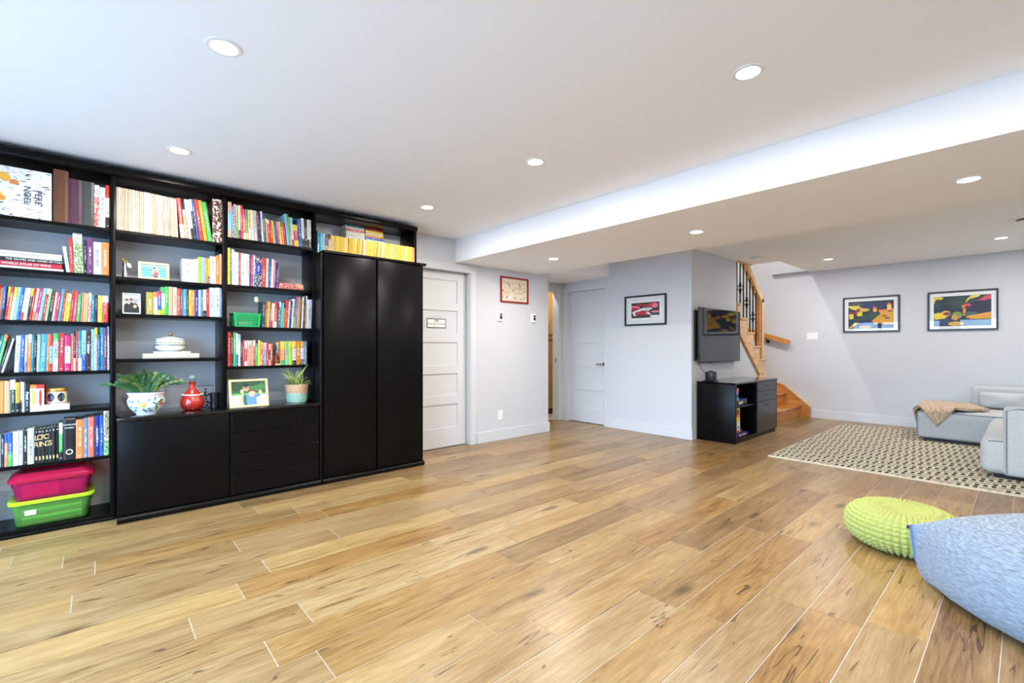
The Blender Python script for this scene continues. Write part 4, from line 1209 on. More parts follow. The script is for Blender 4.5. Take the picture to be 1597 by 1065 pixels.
# local: spine at y=0, cover on the x=w side after the turn
rg = random.Random(5)
shp = []
for k in range(150):
    cx, cy, a = rg.random(), rg.random(), rg.uniform(-.9, .5)
    l, t = rg.uniform(0.015, 0.06), rg.uniform(0.005, 0.010)
    c = (40, 44, 60) if rg.random() < 0.75 else rg.choice([(232, 160, 40), (214, 80, 50), (90, 150, 90), (90, 130, 180)])
    shp.append((c, [(cx - l * math.cos(a), cy - l * math.sin(a)), (cx + t, cy - t), (cx + l * math.cos(a), cy + l * math.sin(a)), (cx - t, cy + t)]))
for (cx, cy, w2, h2, c) in ((.40, .78, .07, .10, (238, 176, 56)), (.30, .40, .08, .12, (240, 190, 70)), (.52, .70, .06, .05, (220, 130, 60)), (.2, .85, .05, .05, (206, 200, 70)), (.36, .34, .06, .05, (232, 150, 50))):
    shp.append((c, ell(cx, cy, w2, h2, 9, rg.random(), 0.4)))
M = frame_M((0.0204, 0.001, 0.001), (0, 1, 0), (0, 0, 1))
print_mesh('cover_print', 0.338, 0.30, shp, o, M, (238, 238, 240), lift=0.00002)
lettering('PERE', 0.044, MAT['ink'], o, frame_M((0.0240, 0.280, 0.135), (0, 0, -1), (0, 1, 0)))
lettering('NOEL', 0.044, MAT['ink'], o, frame_M((0.0240, 0.232, 0.140), (0, 0, -1), (0, 1, 0)))

G1B = 'flat stack of wine books'
flat_book('book', -0.56, -0.150, YS + 0.010, 1.6542, 0.0136, 0.2, ['white'], 'thin white book at the bottom of the flat wine book stack', G1B)
flat_book('book', -0.56, -0.157, YS + 0.012, 1.668, 0.0295, 0.22, ['crimson'], 'dark red atlas of wine lying flat in the stack', G1B, 'THE WORLD ATLAS OF WINE', 0.019, tx=0.56)
flat_book('book', -0.56, -0.158, YS + 0.014, 1.6977, 0.0235, 0.2, ['black'], 'black book on Italian grapes lying flat in the stack', G1B, 'THE GRAPES AND WINES OF ITALY', 0.016, tx=0.70)
flat_book('book', -0.56, -0.158, YS + 0.012, 1.7214, 0.0395, 0.21, ['ivory'], 'thick cream history book on top of the flat wine stack', G1B, 'A MODERN HISTORY OF ITALIAN WINE', 0.016, MAT['ink_grey'], tx=0.40)

flat_book('book', -0.246, -0.122, YS + 0.010, 0.7652, 0.0375, 0.17, ['white'], 'white book lying flat under the painted tin', None, style=0.0)
# painted tin
TX, TY, TZ = -0.185, 4.222, 0.8032
t = thing('tin', 'round painted tin with fruit pattern standing on a white book', 'tin', (TX, TY, TZ))
MB().lathe([(0.0, 0), (0.049, 0), (0.0505, 0.002), (0.0505, 0.084), (0.049, 0.086), (0.0, 0.086)], (TX, TY, TZ), 40).build('body', plain('cream_enamel', (232, 214, 186), 0.35, var=0.05), t, smooth=35)
MB().lathe([(0.052, 0.080), (0.0525, 0.082), (0.0525, 0.096), (0.050, 0.100), (0.0, 0.101)], (TX, TY, TZ), 40).build('lid', plain('gold_tin_lid', (206, 158, 70), 0.3, metal=0.6, var=0.05), t, smooth=35)

def wrap_patch(name, mat, parent, c, rfun, shapes, eps=0.0006):
    """painted motifs on a turned surface: list of (mat index, centre angle deg, z, polygon [(du, dz)])"""
    mb = MB()
    for (mi, a, z, poly) in shapes:
        pts = []
        for (du, dz) in poly:
            r = rfun(z + dz) + eps * (1 + 0.3 * mi)
            an = R(a) + du / max(r, 0.01)
            pts.append((c[0] + r * math.cos(an), c[1] + r * math.sin(an), c[2] + z + dz))
        vs = [mb.bm.verts.new(p) for p in pts]
        ctr = Vector((0, 0, 0))
        for p in pts:
            ctr += Vector(p)
        ctr /= len(pts)
        zc = z + sum(p[1] for p in poly) / len(poly)
        uc = sum(p[0] for p in poly) / len(poly)
        r = rfun(zc) + eps * (1 + 0.3 * mi)
        an = R(a) + uc / max(r, 0.01)
        cv = mb.bm.verts.new((c[0] + r * math.cos(an), c[1] + r * math.sin(an), c[2] + zc))
        for i in range(len(vs)):
            f = mb.bm.faces.new((cv, vs[i], vs[(i + 1) % len(vs)]))
            f.material_index = mi
    return mb.build(name, mat, parent, recalc=True)

P_teal = plain('teal_glaze', (36, 140, 150), 0.2, var=0.15, vscale=40)
P_yel = plain('yellow_glaze', (232, 200, 96), 0.2, var=0.15, vscale=40)
P_red = plain('red_glaze', (206, 60, 56), 0.25, var=0.15, vscale=40)
P_grn = plain('green_glaze', (46, 128, 74), 0.25, var=0.15, vscale=40)
P_dk = plain('dark_glaze', (36, 40, 70), 0.3, var=0.1, vscale=40)
PAL = [P_teal, P_yel, P_red, P_grn, P_dk]
sh = []
for a in (-120, -62):
    sh += [(4, a, 0.043, ell(0, 0, 0.020, 0.028)), (3 if a > -100 else 0, a, 0.043, ell(0.006, -0.004, 0.012, 0.018)), (2, a, 0.043, ell(-0.008, -0.012, 0.007, 0.008)), (1, a, 0.043, ell(-0.002, 0.014, 0.008, 0.007))]
for a in range(-170, 0, 14):
    sh += [(2, a, 0.078, ell(0, 0, 0.003, 0.004, 6)), (4, a + 7, 0.008, ell(0, 0, 0.003, 0.004, 6))]
wrap_patch('painted_motif', PAL, t, (TX, TY, TZ), lambda z: 0.0505, sh)

# storage boxes
def rrect_ring(cx, cy, hx, hy, r, z, n=6):
    pts = []
    for (sx, sy, a0) in ((1, 1, 0), (-1, 1, 90), (-1, -1, 180), (1, -1, 270)):
        for k in range(n + 1):
            a = R(a0 + 90 * k / n)
            pts.append((cx + sx * (hx - r) + r * math.cos(a), cy + sy * (hy - r) + r * math.sin(a), z))
    return pts
def loft(mb, rings, mi=0, cap0=True, cap1=True):
    RR = [[mb.bm.verts.new(p) for p in r] for r in rings]
    fs = []
    for A, B in zip(RR, RR[1:]):
        n = len(A)
        for k in range(n):
            fs.append(mb.bm.faces.new((A[k], A[(k + 1) % n], B[(k + 1) % n], B[k])))
    if cap0:
        fs.append(mb.bm.faces.new(RR[0][::-1]))
    if cap1:
        fs.append(mb.bm.faces.new(RR[-1]))
    mb._mi(fs, mi)
def storage_box(label, cx, cy, z0, h, body_m, lid_m, dome, inner):
    t = thing('storage_box', label, 'box', (cx, cy, z0), group='plastic storage boxes')
    mb = MB()
    loft(mb, [rrect_ring(cx, cy, 0.155, 0.105, 0.025, z0), rrect_ring(cx, cy, 0.165, 0.112, 0.028, z0 + 0.008), rrect_ring(cx, cy, 0.178, 0.122, 0.03, z0 + h * 0.62), rrect_ring(cx, cy, 0.188, 0.128, 0.032, z0 + h - 0.012)], cap1=False)
    mb.build('body', body_m, t, smooth=50)
    mb = MB()
    rg_ = [rrect_ring(cx, cy, 0.188, 0.128, 0.034, z0 + h - 0.012), rrect_ring(cx, cy, 0.200, 0.137, 0.040, z0 + h - 0.010), rrect_ring(cx, cy, 0.202, 0.139, 0.040, z0 + h + 0.006), rrect_ring(cx, cy, 0.194, 0.132, 0.038, z0 + h + 0.012)]
    if dome:
        rg_ += [rrect_ring(cx, cy, 0.178, 0.118, 0.04, z0 + h + 0.030), rrect_ring(cx, cy, 0.160, 0.103, 0.04, z0 + h + 0.042), rrect_ring(cx, cy, 0.150, 0.094, 0.04, z0 + h + 0.036)]
    else:
        rg_ += [rrect_ring(cx, cy, 0.172, 0.112, 0.035, z0 + h + 0.005)]
    loft(mb, rg_)
    mb.build('lid', lid_m, t, smooth=50)
    for (nm, mt, x0, x1, y0, y1, za, zb) in inner:
        bx(nm, mt, t, x0, x1, y0, y1, za, zb)
    return t
BXC, BYC = -0.200, 4.295
cols_paper = [(206, 120, 60), (60, 140, 80), (230, 220, 190), (190, 90, 60), (70, 150, 100), (226, 210, 150)]
inner = [('paper_stack', plain('stacked_card', cols_paper[k], 0.8, var=0.1), BXC - 0.14, BXC + 0.135, BYC - 0.09, BYC + 0.09, 0.056 + 0.015 * k, 0.070 + 0.015 * k) for k in range(6)]
inner.append(('sticker', MAT['ink_white'], BXC - 0.125, BXC - 0.075, BYC - 0.1235, BYC - 0.1225, 0.118, 0.148))
storage_box('green plastic storage box under the pink one on the lowest shelf', BXC, BYC, 0.0455, 0.152, mk_tint('green_clear_plastic', (120, 180, 90), 0.62), plain('lime_lid', (176, 214, 40), 0.3, var=0.05), False, inner)
zb = 0.0455 + 0.152 + 0.0055
inner = [('craft_paper', plain('pink_card', (232, 70, 150), 0.8, var=0.1), BXC - 0.14, BXC + 0.03, BYC - 0.095, BYC - 0.09, zb + 0.02, zb + 0.10), ('craft_paper', plain('rose_card', (206, 60, 120), 0.8, var=0.1), BXC + 0.03, BXC + 0.14, BYC - 0.08, BYC - 0.07, zb + 0.03, zb + 0.095), ('paper_pile', plain('mixed_card', (150, 90, 120), 0.8, var=0.2), BXC - 0.13, BXC + 0.13, BYC - 0.06, BYC + 0.09, zb + 0.006, zb + 0.07)]
storage_box('pink plastic storage box with domed lid stacked on the green one', BXC, BYC, zb, 0.132, mk_tint('pink_clear_plastic', (190, 36, 100), 0.55), mk_tint('red_pink_lid', (210, 36, 76), 0.40), True, inner)

# figurine with a tag
t = thing('figurine', 'slim silver figurine with gold top and white tag', 'figurine', (0.155, 4.2, 1.652))
MB().lathe([(0.0, 0), (0.018, 0), (0.017, 0.004), (0.013, 0.03), (0.009, 0.07), (0.011, 0.09), (0.008, 0.104), (0.0, 0.108)], (0.155, 4.2, 1.6522), 20).build('body', MAT['silver'], t, smooth=50)
mb = MB()
mb.tube([(0.155, 4.2, 1.757), (0.150, 4.2, 1.770), (0.142, 4.2, 1.786)], [0.006, 0.007, 0.003], 8)
mb.tube([(0.155, 4.2, 1.762), (0.164, 4.198, 1.768), (0.168, 4.196, 1.764)], [0.005, 0.005, 0.003], 8)
mb.build('top_ornament', MAT['gold'], t, smooth=50)
mb = MB()
mb.prism([(0.165, 1.756), (0.186, 1.752), (0.190, 1.722), (0.170, 1.726)], 'y', 4.184, 4.186)
mb.build('tag', MAT['ink_white'], t)

def framed_photo(label, cx, y, z0, W, H, fw, mat, tilt, shapes, bg, group='framed photographs', turn=0.0, depth=0.014, name='photo_frame'):
    t = thing(name, label, 'photo frame', (cx, y, z0), (R(90 - tilt), 0, R(turn)), group)
    # local x right, y up, z out
    for nm, (x0, x1, y0, y1) in (('frame_bar', (-W / 2, W / 2, 0, fw)), ('frame_bar', (-W / 2, W / 2, H - fw, H)), ('frame_bar', (-W / 2, -W / 2 + fw, fw, H - fw)), ('frame_bar', (W / 2 - fw, W / 2, fw, H - fw))):
        bx(nm, mat, t, x0, x1, y0, y1, 0, depth, 0.0015, 1, local=True)
    bx('backing', MAT['black_plastic'], t, -W / 2 + fw * .5, W / 2 - fw * .5, fw * .5, H - fw * .5, 0.001, 0.004, local=True)
    print_mesh('photo', W - 2 * fw, H - 2 * fw, shapes, t, frame_M((-W / 2 + fw, fw, 0.006), (1, 0, 0), (0, 1, 0)), bg, lift=0.0001)
    bx('stand', MAT['black_plastic'], t, -0.012, 0.012, H * 0.2, H * 0.6, -0.012, 0.0, local=True)
    return t
SKIN, SKIN2, HAIR = (224, 172, 140), (206, 150, 120), (40, 30, 28)
framed_photo('pale wooden frame with a seaside photo on the second bay', 0.318, 4.225, 1.6525, 0.180, 0.128, 0.018, MAT['lightwood'], 8,
    [((150, 206, 232), rect(0, .82, 1, 1)), ((70, 150, 200), rect(0, .55, 1, .82)), ((200, 226, 238), rect(0, .68, 1, .71)), ((224, 90, 80), ell(.56, .3, .12, .22)), (SKIN, ell(.53, .62, .075, .12)), (SKIN2, ell(.61, .56, .075, .12)), (HAIR, ell(.53, .74, .07, .06)), ((240, 236, 230), ell(.62, .70, .07, .05)), (SKIN, ell(.46, .4, .05, .12)), ((40, 60, 110), rect(.48, 0, .66, .14)), (SKIN, ell(.70, .14, .06, .1))], (96, 168, 210))
framed_photo('white framed snapshot of three people beside the olive book', 0.192, 4.215, 1.4005, 0.100, 0.147, 0.008, MAT['white_plastic'], 5,
    [((160, 164, 172), rect(0, .55, 1, .8)), ((30, 30, 30), ell(.2, .2, .26, .32)), ((38, 36, 36), ell(.5, .24, .2, .34)), ((30, 28, 30), ell(.78, .16, .26, .28)), (SKIN, ell(.2, .62, .11, .1)), (SKIN2, ell(.48, .66, .10, .1)), (SKIN, ell(.72, .38, .12, .11)), (HAIR, ell(.2, .70, .12, .04)), (HAIR, ell(.48, .75, .10, .04)), (HAIR, [(.56, .5), (.72, .55), (.88, .5), (.9, .3), (.84, .4), (.72, .47), (.6, .4), (.55, .3)]), ((240, 240, 240), ell(.2, .585, .05, .012)), ((240, 240, 240), ell(.73, .345, .05, .012)), ((30, 30, 34), rect(.40, .665, .57, .695))], (214, 216, 222))
framed_photo('large pale wooden frame with a photo of an adult carrying a child', 0.897, 4.055, 0.7005, 0.272, 0.219, 0.017, MAT['lightwood'], 13,
    [((46, 96, 52), rect(0, .42, 1, 1)), ((30, 66, 38), ell(.12, .8, .2, .2)), ((60, 120, 66), ell(.7, .75, .3, .16)), ((36, 74, 42), ell(.55, .92, .3, .12)), ((110, 170, 90), rect(0, .42, 1, .5)), ((96, 140, 200), [(.36, 0), (.38, .40), (.52, .52), (.70, .42), (.72, 0)]), ((40, 100, 70), [(.34, 0), (.30, .35), (.40, .48), (.44, 0)]), (SKIN, ell(.27, .22, .05, .22, rot=-.15)), (SKIN2, ell(.42, .72, .085, .14)), (HAIR, ell(.42, .84, .09, .08)), (SKIN, ell(.58, .48, .10, .14)), ((120, 70, 40), [(.47, .5), (.50, .64), (.60, .68), (.69, .62), (.70, .5), (.64, .58), (.54, .58)]), (SKIN, ell(.30, .58, .05, .10)), (SKIN, ell(.83, .52, .05, .10)), ((90, 130, 190), [(.68, .40), (.80, .48), (.84, .38), (.72, .30)]), ((60, 40, 40), ell(.58, .42, .04, .015)), ((250, 246, 240), ell(.58, .43, .03, .01)), ((50, 40, 40), rect(.37, .72, .47, .745))], (226, 224, 220))

# lidded dish on two flat books
flat_book('book', 0.251, 0.583, YS + 0.014, 1.0863, 0.036, 0.2, ['beige'], 'large beige book lying flat under the lidded dish', 'flat books under the lidded dish', 'DORDET CASANOVI', 0.017, MAT['ink_white'])
flat_book('book', 0.314, 0.532, YS + 0.03, 1.1226, 0.0150, 0.17, ['ivory'], 'thin cream book lying flat directly under the lidded dish', 'flat books under the lidded dish')
TC = (0.418, 4.275, 1.138)
t = thing('lidded_dish', 'white painted ceramic dish with lid and gold knob on flat books', 'dish', TC)
prof = [(0.0, 0.0), (0.058, 0.0), (0.066, 0.004), (0.088, 0.018), (0.096, 0.040), (0.094, 0.062), (0.086, 0.082), (0.084, 0.086), (0.078, 0.086)]
M_cer = plain('white_glaze', (240, 238, 236), 0.12, var=0.03, coat=0.5)
MB().lathe(prof, TC, 48).build('bowl', M_cer, t, smooth=40)
MB().lathe([(0.090, 0.0865), (0.092, 0.089), (0.090, 0.092), (0.078, 0.095), (0.052, 0.106), (0.02, 0.112), (0.0, 0.113)], TC, 48).build('lid', M_cer, t, smooth=40)
MB().lathe([(0.0, 0.112), (0.007, 0.113), (0.007, 0.116), (0.013, 0.122), (0.014, 0.129), (0.010, 0.137), (0.0, 0.139)], TC, 24).build('knob', MAT['gold'], t, smooth=50)
def r_dish(z):
    for (r0, z0), (r1, z1) in zip(prof[1:], prof[2:]):
        if z0 <= z <= z1 and z1 > z0:
            return r0 + (r1 - r0) * (z - z0) / (z1 - z0)
    return 0.09
sh = []
for k, a in enumerate(range(-178, 0, 9)):
    sh += [(4, a, 0.050, [(-.002, -.010), (.002, -.010), (.002, .004), (-.002, .004)]), ((0, 3, 4, 2)[k % 4], a + 4.5, 0.046, ell(0, 0, 0.0035, 0.008, 6)), (3 if k % 2 else 1, a, 0.062, ell(0, 0, 0.007, 0.0035, 8)), (4, a, 0.0665, rect(-.008, -.0008, .008, .0008))]
wrap_patch('painted_motif', PAL, t, TC, r_dish, sh)

# ceramic pot with a cactus plant
PC = (0.268, 4.128, 0.7003)
t = thing('potted_cactus', 'trailing leafy cactus in a painted white and teal ceramic bowl', 'plant', PC)
pp = [(0.0, 0.0), (0.056, 0.0), (0.058, 0.010), (0.066, 0.020), (0.092, 0.048), (0.105, 0.078), (0.106, 0.100), (0.099, 0.122), (0.098, 0.128), (0.101, 0.140), (0.113, 0.158), (0.114, 0.163), (0.108, 0.163), (0.096, 0.145), (0.0, 0.140)]
MB().lathe(pp, PC, 56).build('pot', M_cer, t, smooth=40)
MB().lathe([(0.0, 0.1415), (0.092, 0.1405), (0.0965, 0.146)], PC, 32).build('soil', plain('potting_soil', (52, 38, 28), 0.95, bump=0.8, bscale=120, var=0.3, vscale=60), t)
MB().lathe([(0.1125, 0.1575), (0.1148, 0.1585), (0.1148, 0.1630), (0.109, 0.1636)], PC, 56).build('rim_line', P_dk, t)
def r_pot(z):
    for (r0, z0), (r1, z1) in zip(pp[1:11], pp[2:12]):
        if z0 <= z <= z1 and z1 > z0:
            return r0 + (r1 - r0) * (z - z0) / (z1 - z0)
    return 0.1
sh = []
rg = random.Random(3)
leaf = lambda l, w, a: [(l * math.cos(a) * s - w * math.sin(a) * c, l * math.sin(a) * s + w * math.cos(a) * c) for s, c in ((-1, 0), (-.5, .8), (0, 1), (.5, .7), (1, 0), (.5, -.7), (0, -1), (-.5, -.8))]
for (a, z) in ((-168, .085), (-152, .100), (-150, .060), (-138, .095), (-128, .055), (-118, .100), (-104, .040), (-86, .105), (-84, .045), (-70, .085), (-66, .112), (-58, .058), (-45, .100), (-30, .075), (-140, .035), (-96, .03), (-75, .03)):
    sh.append((0, a, z, leaf(0.015, 0.006, rg.uniform(-1.2, 1.2))))
sh += [(1, -105, 0.075, ell(0, 0, 0.021, 0.020, 18)), (2, -105, 0.075, ell(0.010, 0.004, 0.003, 0.003, 6))]
for (a, z, m) in ((-42, .085, 2), (-48, .072, 2), (-38, .070, 2), (-45, .096, 3), (-52, .088, 3), (-36, .098, 3), (-60, .075, 3), (-56, .045, 3)):
    sh.append((m, a, z, ell(0, 0, 0.009, 0.008, 8)))
for k, a in enumerate(range(-180, 0, 8)):
    sh.append((4, a, 0.1335, leaf(0.005, 0.0013, 0.6 if k % 2 else -0.6)))
    sh.append((4, a, 0.121, rect(-.0075, -.0008, .0075, .0008)))
wrap_patch('painted_motif', PAL, t, PC, r_pot, sh)
M_cact = plain('cactus_green', (42, 88, 46), 0.35, var=0.35, vscale=25)
M_cact2 = plain('cactus_olive', (96, 112, 44), 0.35, var=0.3, vscale=25)
rg = random.Random(21)
for k in range(46):
    ang = rg.uniform(0, 2 * math.pi)
    if math.sin(ang) > 0.5 and rg.random() < 0.5:
        ang = -ang
    p = Vector((PC[0] + 0.05 * math.cos(ang) * rg.random(), PC[1] + 0.05 * math.sin(ang) * rg.random(), PC[2] + 0.142))
    el = rg.uniform(0.55, 1.40)
    reach = math.cos(ang)
    mb = MB()
    nseg = rg.choice([4, 5, 5, 6, 7])
    for j in range(nseg):
        d = Vector((math.cos(ang) * math.cos(el), 0.45 * math.sin(ang) * math.cos(el), math.sin(el))).normalized()
        ln, wd_ = rg.uniform(0.029, 0.038), rg.uniform(0.010, 0.014)
        side = d.cross(Vector((0, -1, 0.2))).normalized()
        nrm = d.cross(side).normalized()
        prof2 = [(0, .22), (.25, .8), (.5, 1), (.78, .95), (1, .35)]
        rings = []
        for (s_, w_) in prof2:
            c = p + d * ln * s_
            rings.append([c + side * wd_ * w_, c + nrm * 0.0022, c - side * wd_ * w_, c - nrm * 0.0022])
        loft(mb, rings)
        p = p + d * ln * 0.95
        el -= rg.uniform(0.04, 0.24) * (1 if j else 0.4)
        ang += rg.uniform(-0.25, 0.25)
    mb.build('stem', M_cact if rg.random() < 0.75 else M_cact2, t, smooth=60)

# red decanter
VC = (0.543, 4.185, 0.7003)
t = thing('decanter', 'red glazed decanter with clear round stopper and white rope ring', 'vase', VC)
MB().lathe([(0.0, 0.0), (0.046, 0.0), (0.062, 0.012), (0.076, 0.040), (0.078, 0.060), (0.070, 0.090), (0.054, 0.120), (0.036, 0.140), (0.022, 0.160), (0.018, 0.178), (0.019, 0.192), (0.027, 0.208), (0.022, 0.208), (0.014, 0.195), (0.0, 0.194)], VC, 40).build('body', plain('red_glaze_body', (186, 44, 30), 0.1, coat=0.6, var=0.2, vscale=18), t, smooth=40)
MB().lathe([(0.0, 0.195), (0.010, 0.195), (0.011, 0.212), (0.020, 0.222), (0.025, 0.236), (0.022, 0.250), (0.012, 0.258), (0.0, 0.260)], VC, 28).build('stopper', plain('smoky_crystal', (120, 146, 146), 0.05, coat=0.8, var=0.2, vscale=40), t, smooth=50)
mb = MB()
pts = [(VC[0] + 0.060 * math.cos(a), VC[1] + 0.060 * math.sin(a), VC[2] + 0.113) for a in [2 * math.pi * k / 40 for k in range(41)]]
for ph in (0, math.pi):
    mb.tube([(VC[0] + (0.060 + 0.003 * math.cos(14 * a + ph)) * math.cos(a), VC[1] + (0.060 + 0.003 * math.cos(14 * a + ph)) * math.sin(a), VC[2] + 0.113 + 0.003 * math.sin(14 * a + ph)) for a in [2 * math.pi * k / 120 for k in range(121)]], 0.003, 6)
for s in (-1, 1):
    mb.tube([(VC[0] + s * 0.060, VC[1] - 0.006, VC[2] + 0.113), (VC[0] + s * 0.072, VC[1] - 0.012, VC[2] + 0.115)], [0.004, 0.003], 6)
mb.build('rope_ring', plain('white_rope', (232, 226, 214), 0.7, var=0.1), t, smooth=60)
# clear picture stand with floral sprig
t = thing('glass_frame', 'small clear photo stand with dark floral sprig behind the decanter', 'photo frame', (0.637, 4.30, 0.7003))
bx('pane', MAT['glass'], t, 0.578, 0.694, 4.300, 4.304, 0.7008, 0.866)
mb = MB()
for (x0, x1, z0, z1) in ((0.578, 0.694, 0.864, 0.867), (0.692, 0.695, 0.7005, 0.864), (0.578, 0.694, 0.7003, 0.703)):
    mb.box(x0, x1, 4.2985, 4.3055, z0, z1)
mb.build('edge_strip', MAT['black_plastic'], t)
t = thing('sprig', 'dark beaded floral sprig ornament beside the red decanter', 'ornament', (0.655, 4.262, 0.7003))
for pts in ([(0.650, 0.7008), (0.645, 0.75), (0.635, 0.80), (0.640, 0.85)], [(0.645, 0.75), (0.665, 0.735), (0.685, 0.722)], [(0.638, 0.79), (0.660, 0.80), (0.672, 0.80)], [(0.636, 0.81), (0.622, 0.80)]):
    mb = MB()
    P3 = [Vector((a, 4.262, b)) for a, b in pts]
    mb.tube(P3, 0.0025, 6)
    for p, q in zip(P3, P3[1:]):
        for s_ in (0.35, 0.85):
            c = p.lerp(q, s_)
            mb.lathe([(0, -0.008), (0.006, -0.003), (0.008, 0.001), (0.005, 0.006), (0, 0.008)], c, 8)
    mb.build('twig', P_dk if pts[0][1] < .72 else MAT['black_plastic'], t, smooth=60)
MB().lathe([(0, 0), (0.018, 0), (0.016, 0.004), (0, 0.006)], (0.650, 4.262, 0.7003), 16).build('foot', MAT['black_plastic'], t)
t = thing('tumbler', 'dark smoked glass tumbler in the corner of the second bay', 'glass', (0.690, 4.20, 0.7003))
MB().lathe([(0.0, 0.0), (0.026, 0.0), (0.030, 0.004), (0.034, 0.115), (0.032, 0.115), (0.027, 0.01), (0.0, 0.008)], (0.690, 4.20, 0.7003), 28).build('cup', mk_tint('smoked_glass', (40, 44, 48), 0.5, 0.05), t, smooth=40)

# green mesh basket
M_bask = plain('green_plastic', (36, 168, 92), 0.35, var=0.05)
t = thing('basket', 'green perforated plastic basket on the third bay', 'basket', (0.93, 4.25, 1.3303))
def basket_wall(P0, P1, P2, P3, nx, nz, name):
    """four corners (bottom-left, bottom-right, top-right, top-left); a frame with rows of square holes"""
    mb = MB()
    P0, P1, P2, P3 = map(Vector, (P0, P1, P2, P3))
    n = (P1 - P0).cross(P3 - P0).normalized() * 0.0025
    def pt(u, v):
        return (P0.lerp(P1, u)).lerp(P3.lerp(P2, u), v)
    def patch(u0, u1, v0, v1):
        q = [pt(u0, v0), pt(u1, v0), pt(u1, v1), pt(u0, v1)]
        loft(mb, [[p - n for p in q], q])
    u0, u1, v0, v1 = 0.10, 0.90, 0.12, 0.78
    patch(0, 1, 0, v0); patch(0, 1, v1, 1); patch(0, u0, v0, v1); patch(u1, 1, v0, v1)
    cu, cv = (u1 - u0) / nx, (v1 - v0) / nz
    for i in range(1, nx):
        patch(u0 + i * cu - cu * .19, u0 + i * cu + cu * .19, v0, v1)
    for j in range(1, nz):
        patch(u0, u1, v0 + j * cv - cv * .16, v0 + j * cv + cv * .16)
    mb.build(name, M_bask, t)
a0, a1, b0, b1 = 0.820, 0.998, 4.178, 4.32
ta0, ta1, tb0, tb1 = 0.811, 1.007, 4.166, 4.332
zb0, zb1 = 1.3305, 1.440
basket_wall((a0, b0, zb0), (a1, b0, zb0), (ta1, tb0, zb1), (ta0, tb0, zb1), 11, 5, 'side')
basket_wall((a1, b1, zb0), (a0, b1, zb0), (ta0, tb1, zb1), (ta1, tb1, zb1), 11, 5, 'side')
basket_wall((a0, b1, zb0), (a0, b0, zb0), (ta0, tb0, zb1), (ta0, tb1, zb1), 7, 5, 'side')
basket_wall((a1, b0, zb0), (a1, b1, zb0), (ta1, tb1, zb1), (ta1, tb0, zb1), 7, 5, 'side')
bx('bottom', M_bask, t, a0, a1, b0, b1, 1.3303, 1.333)
mb = MB()
loft(mb, [rrect_ring(0.909, 4.249, 0.098, 0.083, 0.012, zb1 - 0.008), rrect_ring(0.909, 4.249, 0.102, 0.088, 0.014, zb1 - 0.008), rrect_ring(0.909, 4.249, 0.102, 0.088, 0.014, zb1), rrect_ring(0.909, 4.249, 0.098, 0.083, 0.012, zb1)], cap0=False, cap1=False)
mb.build('rim', M_bask, t)
bx('contents', plain('white_cards', (226, 224, 216), 0.8, var=0.15, vscale=40), t, 0.85, 0.95, 4.20, 4.30, 1.334, 1.372)

for k, (z0, th, nm) in enumerate(((1.6573, 0.0165, 'lowest'), (1.674, 0.0165, 'middle'), (1.6907, 0.0165, 'topmost'))):
    flat_book('book', 1.133 + 0.004 * k, 1.335 - 0.002 * k, YS + 0.014 + 0.002 * k, z0, th, 0.15, ['red', 'orange'] if k else ['red'], '%s of three red books lying flat beside the indigo book' % nm, 'red books lying flat on the third bay', style=1.0)

t = thing('hanging_tag', 'oval cream paper tag hanging on a string below a shelf', 'tag', (0.964, YS - 0.004, 1.53))
mb = MB(); mb.tube([(0.964, YS - 0.004, 1.650), (0.964, YS - 0.004, 1.571)], 0.0008, 6); mb.build('string', P_dk, t)
MB().prism([(0.964 + 0.013 * (abs(math.cos(a)) ** .7) * (1 if math.cos(a) > 0 else -1), 1.551 + 0.021 * (abs(math.sin(a)) ** .7) * (1 if math.sin(a) > 0 else -1)) for a in [2 * math.pi * k / 24 for k in range(24)]], 'y', YS - 0.005, YS - 0.0035).build('paper', plain('cream_paper', (240, 222, 170), 0.8, var=0.05), t)
MB().cyl((0.964, YS - 0.0050, 1.551), (0.964, YS - 0.0056, 1.551), 0.0045, n=10).build('print', P_yel, t)

# bookend with animal figure
t = thing('bookend', 'wooden bookend with a small brown animal figure on the third bay', 'bookend', (1.13, 4.2, 1.0183))
bx('base', MAT['lightwood'], t, 1.112, 1.162, 4.165, 4.26, 1.0183, 1.030, 0.002)
bx('card', plain('printed_card_side', (236, 240, 236), 0.7, var=0.1), t, 1.112, 1.158, 4.225, 4.229, 1.0302, 1.210)
print_mesh('card_print', 0.046, 0.18, [((150, 120, 40), rect(0, .8, .45, 1)), ((60, 90, 60), ell(.3, .72, .3, .18)), ((40, 50, 44), ell(.2, .5, .25, .2)), ((110, 66, 44), ell(.6, .2, .3, .22)), ((150, 196, 206), ell(.75, .55, .2, .2))], t, frame_M((1.112 - 1.13, 4.2248 - 4.2, 1.0302 - 1.0183), (1, 0, 0), (0, 0, 1)), (230, 238, 236))
mb = MB()
mb.tube([(1.128, 4.20, 1.0302), (1.128, 4.20, 1.055), (1.122, 4.20, 1.085), (1.126, 4.195, 1.108), (1.120, 4.185, 1.120)], [0.016, 0.020, 0.014, 0.012, 0.005], 12)
mb.tube([(1.128, 4.205, 1.105), (1.131, 4.21, 1.128)], [0.004, 0.002], 6)
mb.tube([(1.120, 4.205, 1.105), (1.116, 4.21, 1.126)], [0.004, 0.002], 6)
mb.build('animal', plain('brown_carving', (132, 80, 50), 0.5, var=0.2), t, smooth=60)

